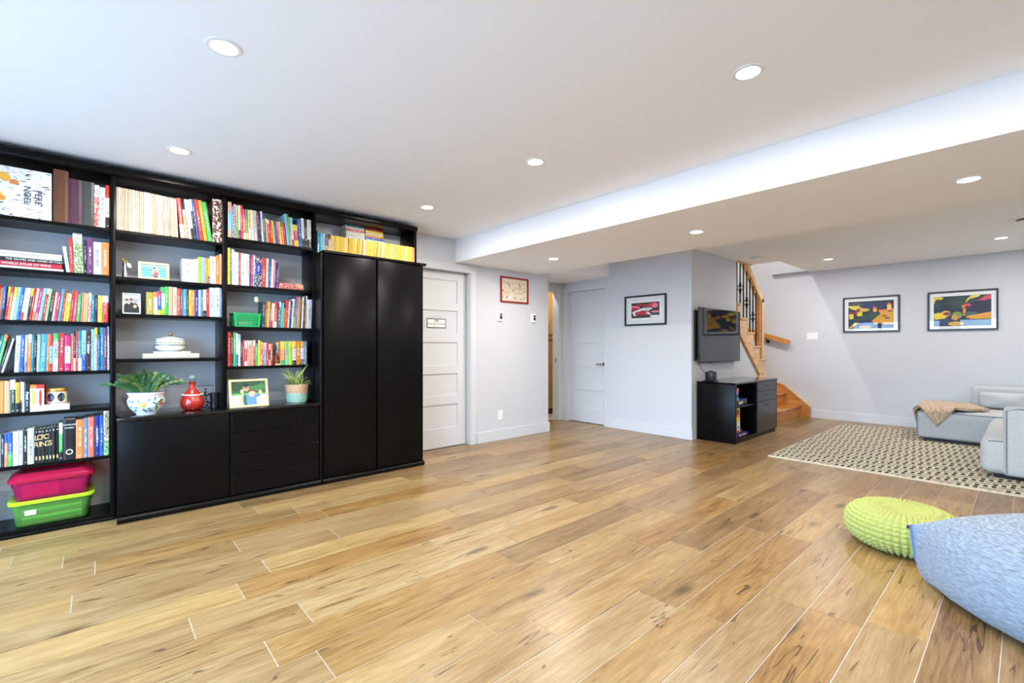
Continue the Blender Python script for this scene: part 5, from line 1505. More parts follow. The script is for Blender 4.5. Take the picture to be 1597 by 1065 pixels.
# two stacks of books above the tall cabinet
def stack(x0, x1, cols, side, y0=4.314):
    z = 1.9953
    for k, c in enumerate(cols):
        th = 0.040 if k < 4 else random.uniform(0.020, 0.026)
        nm = ordinal(len(cols) - k) + ' from top'
        flat_book('book', x0 + random.uniform(0, .006), x1 - random.uniform(0, .006), y0 + random.uniform(0, .004), z, th - 0.0004, 0.125, c.split('/'), '%s book, %s, %s flat stack above the tall cabinet' % (colour_words(c.split('/')), nm, side), 'flat stacks above the tall cabinet', style=0.5)
        z += th
stack(1.764, 1.955, ['black', 'navy', 'dark', 'brown', 'maroon', 'sky', 'paleblue', 'cream', 'white', 'red', 'white', 'teal'], 'wide')
stack(1.962, 2.150, ['brown', 'navy', 'black', 'dark', 'plum', 'pink', 'white', 'blue', 'amber', 'cream', 'yellow', 'red'], 'narrow')

# plant in a two-tone woven basket
BC = (1.292, 4.20, 0.7003)
t = thing('potted_plant', 'arching pale green plant in a two-tone woven basket', 'plant', BC)
M_w1 = plain('tan_weave', (206, 166, 128), 0.85, bump=0.8, bscale=220, var=0.25, vscale=90)
M_w2 = plain('mint_weave', (160, 196, 176), 0.85, bump=0.8, bscale=220, var=0.15, vscale=90)
for k in range(14):
    z = 0.006 + k * 0.0108
    r = 0.074 + 0.013 * (k / 13) ** 0.8
    mb = MB()
    mb.tube([(BC[0] + (r + 0.0012 * math.sin(22 * a + k * 2.6)) * math.cos(a), BC[1] + (r + 0.0012 * math.sin(22 * a + k * 2.6)) * math.sin(a), BC[2] + z) for a in [2 * math.pi * j / 88 for j in range(89)]], 0.0062, 6)
    mb.build('coil', M_w2 if k < 7 else M_w1, t, smooth=60)
MB().lathe([(0.0, 0.002), (0.070, 0.002), (0.082, 0.135), (0.0, 0.132)], BC, 32).build('liner', plain('dark_soil', (50, 40, 30), 0.95, var=0.2), t)
M_lf = plain('pale_leaf', (182, 196, 104), 0.45, var=0.3, vscale=20)
M_lf2 = plain('yellow_leaf', (214, 208, 120), 0.45, var=0.3, vscale=20)
M_lf3 = plain('dark_leaf', (110, 140, 70), 0.45, var=0.3, vscale=20)
rg = random.Random(9)
spec = [(0.085, 0.34, 0.0), (-0.15, 0.17, -.25), (-0.14, 0.10, -.5), (-0.16, -0.02, -1.0), (0.085, 0.17, -.3), (0.10, 0.0, -.9), (-0.10, 0.20, 0), (-0.15, 0.05, 0)]
for k in range(40):
    if k < len(spec):
        dx, top, _ = spec[k]
        dy = rg.uniform(-0.05, 0.01)
    else:
        dx, dy, top = rg.uniform(-0.15, 0.085), rg.uniform(-0.09, 0.05), rg.uniform(0.03, 0.17)
    b0_ = Vector((BC[0] + rg.uniform(-.04, .04), BC[1] + rg.uniform(-.04, .03), BC[2] + 0.134))
    tip = b0_ + Vector((dx, dy, top * (0.9 if k else 0.55)))
    mid = b0_.lerp(tip, 0.5) + Vector((0, 0, 0.05 + 0.03 * (abs(dx) > .12)))
    mb = MB()
    V = []
    wd_ = rg.uniform(0.007, 0.010)
    pts = [(b0_ * (1 - s_) ** 2 + mid * 2 * s_ * (1 - s_) + tip * s_ ** 2) for s_ in [j / 9 for j in range(10)]]
    mb.tube(pts, [wd_ * (1 - 0.75 * abs(2 * j / 9 - 0.7) ** 1.5 * .8) if j < 9 else 0.001 for j in range(10)], 5, flat=0.35)
    mb.build('leaf', (M_lf, M_lf2, M_lf, M_lf3)[k % 4], t, smooth=60)

# socket on the wall behind the lowest shelf
def plate(name, label, cat, M, W, H, kind, group=None):
    t = thing(name, label, cat, M.translation, M.to_euler(), group)
    bx('plate', MAT['white_plastic'], t, -W / 2, W / 2, -H / 2, H / 2, 0, 0.006, 0.002, 1, local=True)
    if kind == 'socket':
        for s in (-1, 1):
            f = bx('socket_face', MAT['white_plastic'], t, -0.017, 0.017, s * 0.020 - 0.014, s * 0.020 + 0.014, 0.006, 0.0075, 0.0006, 1, local=True)
            for q in (-1, 1):
                bx('slot', MAT['black_plastic'], f, q * 0.006 - 0.001, q * 0.006 + 0.001, s * 0.020 - 0.002, s * 0.020 + 0.007, 0.0072, 0.0078, local=True)
    elif kind == 'switch':
        for q in (-1, 0, 1):
            bx('rocker', MAT['white_plastic'], t, q * 0.046 - 0.016, q * 0.046 + 0.016, -0.033, 0.033, 0.006, 0.0095, 0.001, 1, local=True)
    elif kind == 'thermostat':
        bx('housing', MAT['white_plastic'], t, -W / 2 + .004, W / 2 - .004, -H / 2 + .004, H / 2 - .004, 0.006, 0.022, 0.003, 2, local=True)
        d = bx('display', MAT['dark_screen'], t, -W * 0.16, W * 0.34, -H * 0.28, H * 0.30, 0.022, 0.0226, local=True)
        lettering('20', 0.022, MAT['ink_white'], t, frame_M((W * .09, 0.012, 0.0229), (1, 0, 0), (0, 1, 0)))
    return t
def wy(x, z, y=YW):
    return frame_M((x, y, z), (1, 0, 0), (0, 0, 1))
def wx(y, z, x):
    return frame_M((x, y, z), (0, -1, 0), (0, 0, 1))
plate('wall_socket', 'white double socket on the wall behind the storage boxes', 'socket', wy(-0.445, 0.292), 0.072, 0.115, 'socket')
# ------------------------------------------------------------------ things on the walls
def picture(name, label, cat, M, W, H, fw, depth, fmat, layers, shapes, box, bg, glass=True, group=None):
    """framed picture: M at the lower-left corner; layers = [(inset, material)] mats; box = print rectangle"""
    t = thing(name, label, cat, M.translation, M.to_euler(), group)
    for (x0, x1, y0, y1) in ((0, W, 0, fw), (0, W, H - fw, H), (0, fw, fw, H - fw), (W - fw, W, fw, H - fw)):
        bx('frame_bar', fmat, t, x0, x1, y0, y1, 0, depth, 0.0012, 1, local=True)
    z = 0.004
    for (x0, y0, x1, y1, m) in layers:
        bx('mat_board', m, t, x0, x1, y0, y1, z - 0.003, z, local=True)
        z += 0.0015
    x0, y0, x1, y1 = box
    print_mesh('print', x1 - x0, y1 - y0, shapes, t, frame_M((x0, y0, z - 0.001), (1, 0, 0), (0, 1, 0)), bg, lift=0.00006)
    if glass:
        bx('glass', MAT['glass'], t, fw * .8, W - fw * .8, fw * .8, H - fw * .8, depth - 0.006, depth - 0.004, local=True)
    return t

# alphabet poster
shp = []
rg = random.Random(2)
for (cx, cy, c) in ((.25, .78, (60, 50, 60)), (.30, .70, (80, 90, 110)), (.68, .78, (190, 60, 40)), (.72, .70, (60, 40, 40)), (.06, .45, (200, 60, 40)), (.46, .50, (90, 90, 80)), (.90, .48, (90, 90, 60)), (.20, .14, (70, 50, 40)), (.24, .20, (180, 60, 50)), (.52, .16, (80, 120, 60)), (.75, .12, (120, 130, 110)), (.88, .18, (150, 120, 50)), (.05, .18, (150, 160, 110))):
    shp.append((c, ell(cx, cy, .025, .045, 7, rg.random())))
t = picture('alphabet_poster', 'red framed alphabet poster with yellow letters above thermostats', 'picture', wy(3.802, 1.737), 0.487, 0.332, 0.022, 0.018, MAT['redframe'], [(0.02, 0.02, 0.467, 0.312, MAT['mat_white'])], shp, (0.022, 0.022, 0.465, 0.310), (236, 228, 208), True)
for r_, (row, y) in enumerate((('ABCDEFGH', 0.255), ('IJKLMNOP', 0.190), ('QRSTUVW', 0.128), ('XYZ', 0.066))):
    for k, ch in enumerate(row):
        x = 0.075 + k * (0.345 / 7) if r_ < 3 else 0.175 + k * 0.055
        lettering(ch, 0.052, MAT['ink_yellow'], t, frame_M((x, y, 0.0075), (1, 0, 0), (0, 1, 0)), name='letter')
plate('thermostat', 'white thermostat with dark display below the alphabet poster, nearest the door', 'thermostat', wy(3.795, 1.555), 0.082, 0.124, 'thermostat', 'thermostats')
plate('thermostat', 'white thermostat with dark display nearest the alcove corner', 'thermostat', wy(4.388, 1.558), 0.082, 0.120, 'thermostat', 'thermostats')
plate('wall_socket', 'white double socket low on the wall under the thermostats', 'socket', wy(3.806, 0.310), 0.076, 0.118, 'socket')
plate('light_switch', 'white triple light switch on the far wall beside the stairs', 'switch', wx(2.39, 1.351, XF), 0.165, 0.118, 'switch')

# plaque on the door
M = wy(2.790, 1.389, 4.542)
t = thing('plaque', 'small black-edged hanging plaque with script on the white door', 'sign', M.translation, M.to_euler())
bx('board', MAT['mat_white'], t, 0.004, 0.250, 0.004, 0.102, 0, 0.004, 0.001, 1, local=True)
for (x0, x1, y0, y1) in ((0, 0.254, 0, 0.007), (0, 0.254, 0.099, 0.106), (0, 0.006, 0.007, 0.099), (0.248, 0.254, 0.007, 0.099)):
    bx('edge', MAT['ink'], t, x0, x1, y0, y1, 0, 0.006, local=True)
lettering('Keep Solo Tombone', 0.030, MAT['ink'], t, frame_M((0.127, 0.047, 0.0045), (1, 0, 0), (0.12, 1, 0)), sx=0.92)
lettering('16   82   STREET', 0.010, MAT['ink_grey'], t, frame_M((0.127, 0.020, 0.0045), (1, 0, 0), (0, 1, 0)))
MB().lathe([(0.011, 0), (0.020, 0), (0.020, 0.001), (0.011, 0.001)], (0, 0, 0), 24).build('emblem', MAT['ink'], t, local=True).matrix_local = Matrix.Translation((0.127, 0.082, 0.0042)) @ Matrix.Diagonal((1.3, 0.6, 1, 1))
mb = MB(); mb.tube([(0.04, 0.104, 0.003), (0.122, 0.142, 0.003), (0.20, 0.104, 0.003)], 0.0012, 6); mb.build('string', MAT['string'], t, local=True)

# framed prints
K, RD, PK, WH, GY = (34, 24, 30), (190, 34, 62), (236, 120, 142), (240, 240, 242), (190, 196, 204)
shp = [(PK, ell(.12, .72, .20, .10, rot=-.2)), (RD, ell(.08, .60, .18, .10, rot=-.2)), ((150, 26, 44), ell(.45, .82, .30, .07, rot=-.25)), (RD, ell(.78, .80, .20, .16)), (PK, ell(.84, .76, .10, .16)), (K, ell(.74, .58, .14, .07)), (WH, [(.0, .40), (.12, .46), (.30, .58), (.48, .66), (.66, .64), (.78, .60), (.72, .54), (.56, .44), (.40, .50), (.24, .40), (.10, .36)]), (GY, [(.46, .60), (.62, .60), (.66, .44), (.56, .40)]), (RD, ell(.40, .30, .26, .14, rot=-.15)), (WH, [(.04, .36), (.12, .36), (.16, .20), (.30, .10), (.20, .09), (.09, .17)]), (K, ell(.40, .12, .26, .07)), (WH, [(.52, .34), (.62, .36), (.78, .16), (.60, .22)]), (PK, ell(.86, .38, .16, .07)), ((30, 60, 44), ell(.86, .24, .18, .06)), (WH, ell(.86, .08, .2, .07))]
picture('framed_print', 'black framed red and white abstract print with wide pale margin', 'picture', wx(3.811, 1.465, XP), 0.642, 0.414, 0.022, 0.022, MAT['black_plastic'], [(0.01, 0.01, 0.632, 0.404, MAT['mat_board']), (0.085, 0.085, 0.568, 0.335, MAT['mat_white'])], shp, (0.104, 0.103, 0.539, 0.313), K)
YL, OC, NV, GR, MR = (236, 206, 40), (222, 160, 40), (24, 34, 64), (36, 72, 62), (150, 40, 60)
shp = [((226, 210, 60), ell(.25, .78, .26, .12, rot=-.25)), ((30, 44, 96), ell(.55, .82, .3, .12)), ((60, 90, 80), ell(.14, .90, .2, .06)), ((228, 180, 60), ell(.36, .68, .12, .06)), (GR, [(0, .22), (.25, .40), (.6, .62), (.70, .5), (.62, .36), (.3, .30)]), (OC, [(.55, .30), (.72, .52), (.66, .66), (1, .66), (1, .12), (.5, .14)]), ((230, 130, 70), [(.66, .66), (1, .70), (1, .62), (.8, .60)]), (YL, rect(.02, .36, .12, .54)), (MR, [(.0, .54), (.07, .66), (.14, .54)]), (YL, rect(.20, .46, .32, .62)), (MR, [(.12, .56), (.20, .74), (.28, .74), (.20, .56)]), ((240, 190, 60), rect(.56, .60, .64, .72)), ((206, 60, 50), [(.54, .72), (.58, .82), (.66, .74)]), ((240, 214, 120), rect(.86, .66, .95, .82)), ((226, 120, 60), [(.84, .82), (.90, .92), (.97, .82)]), (NV, ell(.80, .44, .05, .02)), (NV, ell(.92, .60, .05, .02)), (NV, ell(.86, .36, .06, .025)), ((226, 176, 50), [(0, .02), (.16, .24), (.26, .22), (.10, .02)]), (NV, [(.06, .0), (.24, .22), (.36, .16), (.28, 0)]), ((50, 70, 140), ell(.45, .16, .14, .08)), (OC, ell(.38, .06, .14, .05)), (NV, ell(.7, .12, .1, .06))]
FM = [(0.01, 0.01, 0.69, 0.537, MAT['mat_white'])]
picture('framed_painting', 'black framed village landscape in yellow and blue, nearer the stairs', 'picture', wx(1.961, 1.40, XF), 0.70, 0.547, 0.020, 0.024, MAT['black_plastic'], FM, shp, (0.068, 0.055, 0.629, 0.477), NV, group='framed landscapes on the far wall')
shp = [((226, 200, 60), ell(.06, .88, .16, .12)), (GR, ell(.08, .74, .07, .18)), ((30, 50, 60), ell(.3, .80, .2, .18)), ((40, 70, 56), ell(.5, .78, .24, .2)), ((226, 206, 70), [(.56, .74), (.64, .88), (.8, .94), (.82, 1), (.68, 1), (.6, .9)]), ((214, 80, 96), [(.72, .80), (.82, .86), (.90, .96), (1, .98), (1, .86), (.86, .80)]), (NV, ell(.82, .62, .24, .2)), ((206, 70, 90), ell(.60, .68, .07, .05)), ((232, 130, 80), ell(.53, .64, .03, .05)), ((228, 140, 50), rect(.525, .34, .575, .58)), (YL, ell(.10, .34, .14, .12)), ((228, 190, 60), ell(.22, .42, .09, .1)), ((130, 50, 90), ell(.24, .42, .07, .05)), ((130, 150, 60), ell(.42, .36, .09, .12)), ((206, 150, 60), ell(.38, .28, .06, .1)), ((60, 100, 90), ell(.66, .40, .12, .06)), ((226, 156, 50), [(.58, .32), (1, .44), (1, .30), (.6, .28)]), (OC, rect(.58, .22, 1, .32)), ((50, 60, 100), ell(.2, .16, .2, .1)), ((214, 170, 60), ell(.40, .08, .14, .07)), (NV, rect(.56, .02, .64, .26)), ((60, 90, 90), ell(.82, .12, .16, .09))]
picture('framed_painting', 'black framed dark garden landscape with red clouds, above the sofa', 'picture', wx(0.953, 1.40, XF), 0.70, 0.547, 0.020, 0.024, MAT['black_plastic'], FM, shp, (0.064, 0.060, 0.634, 0.476), (26, 40, 66), group='framed landscapes on the far wall')

# ------------------------------------------------------------------ television corner
t = thing('television', 'flat black television mounted on the white wall', 'television', (6.275, 2.775, 0.968))
bx('housing', MAT['black_plastic'], t, 5.662, 6.888, 2.758, 2.782, 0.968, 1.676, 0.004, 2, 30)
bx('screen', MAT['tv_screen'], t, 5.670, 6.880, 2.7565, 2.7585, 0.982, 1.668)
bx('back_cover', MAT['black_plastic'], t, 5.86, 6.70, 2.782, 2.804, 1.02, 1.50, 0.006, 2, 30)
bx('wall_mount', MAT['black_plastic'], t, 6.02, 6.54, 2.804, 2.8299, 1.15, 1.40)
MB().cyl((5.97, 2.766, 0.968), (5.97, 2.766, 0.955), 0.009, n=12).build('sensor', MAT['black_plastic'], t)
tag(bx('dark_strip', MAT['black_plastic'], None, 5.645, 5.70, 2.806, 2.8298, 1.0, 1.64, 0.003, 1, origin=(5.67, 2.82, 1.0)), 'dark vertical strip on the wall behind the television', 'panel')  # narrow dark strip along the wall at the left of the television
C0, C1, CY0, CY1, CT = 5.700, 7.088, 2.337, 2.815, 0.735
mc = thing('media_cabinet', 'black cabinet with open shelves and three drawers below the television', 'cabinet', (6.39, CY0, 0))
bx('top', MAT['blackgloss'], mc, C0 - 0.004, C1 + 0.002, CY0 - 0.004, CY1, CT - 0.022, CT, 0.002, 1, 30)
bx('side_panel', BK, mc, C0, C0 + 0.045, CY0, CY1, 0.0, CT - 0.0222, 0.006, 2, 30)
bx('side_panel', BK, mc, C1 - 0.045, C1, CY0 + 0.004, CY1, 0.05, CT - 0.0222, 0.003, 1, 30)
bx('foot', BK, mc, C1 - 0.12, C1 - 0.05, CY0 + 0.03, CY1, 0.0, 0.05)
bx('back_panel', BK, mc, C0 + 0.045, C1 - 0.045, CY1 - 0.012, CY1, 0.04, CT - 0.0222)
bx('bottom_panel', BK, mc, C0 + 0.045, C1 - 0.045, CY0 + 0.012, CY1 - 0.012, 0.0, 0.055)
bx('divider', BK, mc, 6.352, 6.374, CY0 + 0.012, CY1 - 0.012, 0.055, CT - 0.0222)
bx('shelf', BK, mc, C0 + 0.045, 6.352, CY0 + 0.03, CY1 - 0.012, 0.420, 0.442)
M_drw = plain('blue_black_lacquer', (24, 26, 31), 0.22, var=0.06)
for (z0, z1) in ((0.588, 0.710), (0.455, 0.584), (0.058, 0.451)):
    d = bx('drawer', M_drw, mc, 6.378, C1 - 0.047, CY0, CY0 + 0.02, z0, z1, 0.002, 1, 30)
    zc = z1 - 0.055
    bx('handle', MAT['black_plastic'], d, 6.63, 6.76, CY0 - 0.008, CY0 + 0.0005, zc - 0.004, zc + 0.004, 0.002)
# board games in the cabinet
def game(label, x0, x1, y0, y1, z0, z1, rgb, shapes, txt=None):
    o = bx('game_box', plain('printed_box', rgb, 0.45, var=0.15, vscale=30), None, x0, x1, y0, y1, z0, z1, 0.001, 1, origin=((x0 + x1) / 2, (y0 + y1) / 2, z0))
    tag(o, label, 'game box', 'boxed games in the black cabinet')
    cx, cy = (x0 + x1) / 2, (y0 + y1) / 2
    print_mesh('print', x1 - x0 - .004, z1 - z0 - .004, shapes, o, frame_M((x0 + .002 - cx, y0 - 0.0006 - cy, 0.002), (1, 0, 0), (0, 0, 1)), rgb)
    if txt:
        lettering(txt, (z1 - z0) * 0.75, MAT['ink_white'], o, frame_M((0, y0 - 0.0016 - cy, (z1 - z0) / 2), (1, 0, 0), (0, 0, 1)))
    return o
YG = CY0 + 0.055
game('tall upright game box with blue and orange art on cabinet shelf', 5.752, 5.935, YG, YG + 0.05, 0.4425, 0.66, (70, 120, 190), [((236, 150, 90), rect(0, .8, 1, 1)), ((230, 236, 240), ell(.5, .72, .3, .08)), ((40, 60, 130), rect(0, .45, 1, .65)), ((90, 180, 220), rect(0, .28, 1, .45)), ((20, 20, 30), rect(0, 0, 1, .27)), ((240, 240, 240), ell(.3, .4, .12, .05))])
game('flat blue and yellow game box lying on the cabinet shelf', 5.945, 6.24, YG + 0.02, YG + 0.25, 0.4425, 0.512, (30, 70, 130), [((240, 210, 60), rect(.1, .3, .6, .6)), ((240, 240, 236), rect(.1, .1, .5, .3)), ((200, 60, 50), ell(.86, .5, .08, .3))])
game('yellow game box standing inside the cabinet on a white box', 5.752, 5.968, YG, YG + 0.06, 0.245, 0.416, (240, 200, 40), [((120, 50, 30), ell(.7, .7, .2, .22)), ((230, 120, 40), rect(0, .35, 1, .5)), ((60, 40, 30), ell(.25, .45, .12, .08)), ((250, 230, 60), rect(0, 0, 1, .25))])
game('white game box under the yellow one inside the cabinet', 5.752, 5.975, YG, YG + 0.2, 0.135, 0.2445, (226, 226, 226), [((60, 70, 66), ell(.35, .6, .2, .14)), ((80, 80, 80), ell(.75, .35, .1, .16)), ((240, 240, 240), ell(.4, .62, .12, .07))])
game('black game box with orange lettering low in the cabinet', 5.752, 6.06, YG + 0.01, YG + 0.25, 0.0952, 0.1345, (22, 22, 24), [((236, 120, 50), rect(.4, .3, .62, .75)), ((236, 130, 60), rect(.66, .3, .9, .75)), ((240, 226, 220), rect(.2, .3, .38, .7))])
game('blue game box with white title at the bottom of the cabinet', 5.752, 6.20, YG - 0.01, YG + 0.26, 0.0552, 0.0949, (34, 44, 140), [((240, 226, 210), rect(.40, .15, .45, .85)), ((240, 150, 90), ell(.6, .5, .1, .3)), ((236, 200, 160), ell(.76, .5, .08, .3))])
# little black device with a cable on the cabinet
t = thing('speaker', 'small black cube speaker on the cabinet under the television', 'speaker', (5.80, 2.70, CT))
bx('body', MAT['black_plastic'], t, 5.765, 5.885, 2.64, 2.74, CT + 0.0105, CT + 0.120, 0.006, 2, 30)
bx('handle', MAT['black_plastic'], t, 5.775, 5.875, 2.68, 2.70, CT + 0.120, CT + 0.132, 0.004)
bx('base', MAT['black_plastic'], t, 5.74, 5.89, 2.62, 2.76, CT, CT + 0.0105, 0.003)
mb = MB(); mb.tube([(5.80, 2.74, CT + 0.08), (5.76, 2.77, CT + 0.14), (5.73, 2.79, CT + 0.20), (5.72, 2.80, 0.985)], 0.003, 6); mb.build('cable', MAT['black_plastic'], t, smooth=60)

# ------------------------------------------------------------------ staircase
st = thing('staircase', 'honey wood staircase turning up behind the television wall', 'stairs', (8.1, 2.9, 0))
MP, MV, OK_ = MAT['maple'], MAT['maple_v'], MAT['oak_tread']
def tread(x0, x1, y0, y1, zt, m=OK_):
    return bx('tread', m, st, x0, x1, y0, y1, zt - 0.03, zt, 0.008, 2, 40)
tread(7.70, 8.82, 2.528, 2.82, 0.190)
bx('riser', OK_, st, 7.70, 8.82, 2.556, 2.572, 0.0, 0.160)
tread(7.76, 8.82, 2.772, 3.84, 0.382)
bx('riser', OK_, st, 7.76, 8.82, 2.80, 2.815, 0.190, 0.352)
for (pts, z) in (([(7.985, 2.84), (8.82, 3.22), (8.82, 3.84), (7.80, 3.84)], 0.577), ([(7.985, 2.835), (8.42, 3.84), (7.80, 3.84)], 0.772)):
    MB().prism(pts, 'z', z - 0.03, z).build('tread', OK_, st)
    MB().prism([(pts[0][0] - 0.02, pts[0][1] + 0.02), (pts[1][0] - 0.02, pts[1][1] + 0.03), (pts[1][0] - 0.04, pts[1][1] + 0.05), (pts[0][0] - 0.04, pts[0][1] + 0.03)], 'z', z - 0.195, z - 0.03).build('riser', OK_, st)
bx('tread', MP, st, 7.86, 7.985, 2.80, 2.86, 0.745, 0.772, 0.008, 2, 40)
RUN, RISE = 0.240, 0.207
for k in range(9):
    xn, zt = 8.025 - RUN * k, 0.979 + RISE * k
    if xn - 0.275 > 6.9:
        bx('tread', MP, st, xn - 0.275, xn, 2.795, 3.84, zt - 0.03, zt, 0.008, 2, 40)
    else:
        if xn > 6.95:
            bx('tread', MP, st, 6.944, xn, 2.795, 2.935, zt - 0.03, zt, 0.004, 1, 40)
        bx('tread', MP, st, xn - 0.275, xn, 2.936, 3.84, zt - 0.03, zt, 0.004, 1, 40)
    bx('riser', MP, st, xn - 0.045, xn - 0.030, 2.84 if xn > 7.0 else 2.936, 3.84, zt - RISE, zt - 0.03)
pts = [(7.745, 0.0), (7.96, 0.0), (7.96, 0.949)]
for k in range(1, 5):
    x = 8.025 - RUN * k - 0.02
    pts += [(x, 0.949 + RISE * (k - 1)), (x, 0.949 + RISE * k)]
pts += [(6.943, 0.949 + RISE * 4), (6.943, 1.415), (7.745, 0.76)]
MB().prism(pts, 'y', 2.812, 2.829).build('stringer', MP, st)
MB().prism([(7.745, 0.735), (7.725, 0.755), (6.943, 1.392), (6.943, 1.432), (7.745, 0.78)], 'y', 2.806, 2.829).build('stringer_edge', OK_, st)
mb = MB().prism([(2.414, 0), (2.414, 0.167), (2.80, 0.506), (2.93, 0.548), (3.3, 0.72), (3.3, 0.0)], 'x', 8.822, 8.8699)
mb.build('wall_stringer', MAT['oak_y'], st)
mb = MB().prism([(2.404, 0.157), (2.404, 0.180), (2.797, 0.522), (2.93, 0.566), (3.3, 0.742), (3.3, 0.72), (2.93, 0.546), (2.80, 0.504)], 'x', 8.815, 8.8698)
mb.build('stringer_cap', MP, st)
bx('newel_post', MV, st, 7.835, 7.915, 2.800, 2.875, 0.979, 1.935, 0.004, 1)
bx('newel_post', OK_, st, 7.755, 7.800, 2.808, 2.870, 1.185, 1.98, 0.003, 1)
# handrail
HS = -0.848
def rail_z(x):
    return 1.915 + HS * (x - 7.875)
mb = MB().prism([(7.915, rail_z(7.915) - 0.005), (7.835, rail_z(7.835) - 0.075), (7.0, rail_z(7.0) - 0.075), (7.0, rail_z(7.0) + 0.035), (7.80, rail_z(7.80) + 0.035), (7.915, rail_z(7.915) + 0.03)], 'y', 2.800, 2.872)
mb.build('handrail', MP, st)
bx('upper_nosing', MP, st, 6.93, 7.42, 2.790, 2.84, 2.405, 2.4195, 0.003)
for k in range(7):
    x = 6.965 + 0.119 * k
    n = math.floor((8.025 - x) / RUN)
    zb = 0.979 + RISE * n
    zt = min(rail_z(x) - 0.06, 2.60)
    b_ = bx('baluster', MAT['iron'], st, x - 0.0075, x + 0.0075, 2.828, 2.843, zb, zt)
    if k in (1, 3, 5):
        zc = {1: 2.04, 3: 1.838, 5: 1.632}[k]
        for j in range(4):
            a = math.pi / 4 + j * math.pi / 2
            mb = MB()
            mb.tube([(x + 0.038 * math.sin(math.pi * s) * math.cos(a + 2.2 * s), 2.8355 + 0.038 * math.sin(math.pi * s) * math.sin(a + 2.2 * s), zc - 0.062 + 0.124 * s) for s in [q / 10 for q in range(11)]], 0.0055, 6)
            mb.build('basket_wire', MAT['iron'], b_, smooth=60)
        for dz in (-0.068, 0.068):
            bx('collar', MAT['iron'], b_, x - 0.014, x + 0.014, 2.8215, 2.8495, zc + dz - 0.010, zc + dz + 0.010, 0.003)
# rail on the far wall
t = thing('wall_handrail', 'wooden handrail board fixed to the far wall above the first steps', 'handrail', (8.80, 2.9, 1.3))
MB().prism([(2.70, 1.205), (2.70, 1.285), (3.6, 1.575), (3.6, 1.495)], 'x', 8.775, 8.815).build('rail', MAT['oak_y'], t)
mb = MB(); mb.tube([(8.795, 3.07, 1.33), (8.795, 3.07, 1.285), (8.84, 3.07, 1.265), (8.8699, 3.07, 1.265)], 0.008, 8); mb.cyl((8.862, 3.07, 1.265), (8.8699, 3.07, 1.265), 0.028, n=16); mb.build('bracket', MAT['iron'], t, smooth=50)

# oak cupboard in the rear room
t = thing('pantry_cupboard', 'golden oak cupboard with dark knobs seen through the open doorway', 'cupboard', (5.9, 5.55, 0))
bx('body', MAT['oak_cab'], t, 5.44, 6.34, 5.572, 6.0, 0.10, 2.13)
bx('toe_kick', plain('brown_kick', (96, 64, 30), 0.6, var=0.1), t, 5.44, 6.34, 5.60, 6.0, 0.0, 0.10)
for (x0, x1, s) in ((5.445, 5.883, 1), (5.891, 6.335, -1)):
    for (z0, z1, kz) in ((0.108, 1.325, 1.285), (1.335, 2.12, 1.375)):
        d = bx('door', MAT['oak_cab'], t, x0, x1, 5.552, 5.571, z0, z1, 0.003, 1)
        MB().lathe([(0, 0.026), (0.012, 0.022), (0.014, 0.014), (0.006, 0.008), (0.006, 0.0)], (0, 0, 0), 14).build('knob', MAT['iron'], d, local=True, smooth=50).matrix_local = frame_M(((x1 - 0.025 if s > 0 else x0 + 0.025) - 5.9, 5.552 - 5.55, kz), (1, 0, 0), (0, 0, 1))

# ------------------------------------------------------------------ seating corner
rug = MB()
rug.box(5.375, 8.45, -1.7, 1.85, 0.0005, 0.009)
rug = rug.build('rug', MAT['rug'], origin=(6.9, 0.08, 0.0), smooth=None)
tag(rug, 'flat woven rug with black, cream and grey dashes under the sofa', 'rug')
bx('border', plain('cream_binding', (222, 214, 192), 0.95, bump=0.3, bscale=300, var=0.06), rug, 5.355, 5.3755, -1.7, 1.852, 0.0005, 0.0098)
bx('border', plain('cream_binding', (222, 214, 192), 0.95, bump=0.3, bscale=300, var=0.06), rug, 5.355, 8.45, 1.8495, 1.858, 0.0005, 0.0096)

SF = MAT['sofa']
def soft(name, parent, x0, x1, y0, y1, z0, z1, r, mat=SF, seg=4, puff=0.0):
    mb = MB()
    mb.box(x0, x1, y0, y1, z0, z1, r, seg)
    if puff:
        bmesh.ops.subdivide_edges(mb.bm, edges=mb.bm.edges[:], cuts=3, use_grid_fill=True)
        c = Vector(((x0 + x1) / 2, (y0 + y1) / 2, (z0 + z1) / 2))
        h = Vector(((x1 - x0) / 2, (y1 - y0) / 2, (z1 - z0) / 2))
        for v in mb.bm.verts:
            q = Vector(((v.co.x - c.x) / h.x, (v.co.y - c.y) / h.y, (v.co.z - c.z) / h.z))
            if v.co.z > c.z:
                v.co.z += puff * max(0, 1 - q.x * q.x) * max(0, 1 - q.y * q.y)
    return mb.build(name, mat, parent, smooth=60)
sf = thing('sofa', 'low pale grey modular corner sofa on the rug', 'sofa', (7.2, 0.0, 0.0))
RZ = 0.0095
M_pl = plain('black_plinth', (20, 20, 22), 0.6, var=0.1)
bx('plinth', M_pl, sf, 7.70, 8.78, -1.15, 0.87, RZ, 0.048)
bx('plinth', M_pl, sf, 5.98, 7.70, -0.95, 0.20, RZ, 0.048)
ch = soft('chaise', sf, 7.645, 8.84, -1.2, 0.93, 0.046, 0.375, 0.045, puff=0.02)
mb = MB()
for (a, b) in (((7.655, -0.3, 0.368), (7.655, 0.915, 0.368)), ((7.665, 0.920, 0.368), (8.82, 0.920, 0.368)), ((7.652, 0.922, 0.36), (7.652, 0.922, 0.06))):
    mb.tube([a, b], 0.0045, 6)
mb.build('piping', MAT['piping'], ch)
seat = soft('seat', sf, 5.905, 7.64, -1.0, 0.285, 0.046, 0.365, 0.07, puff=0.03)
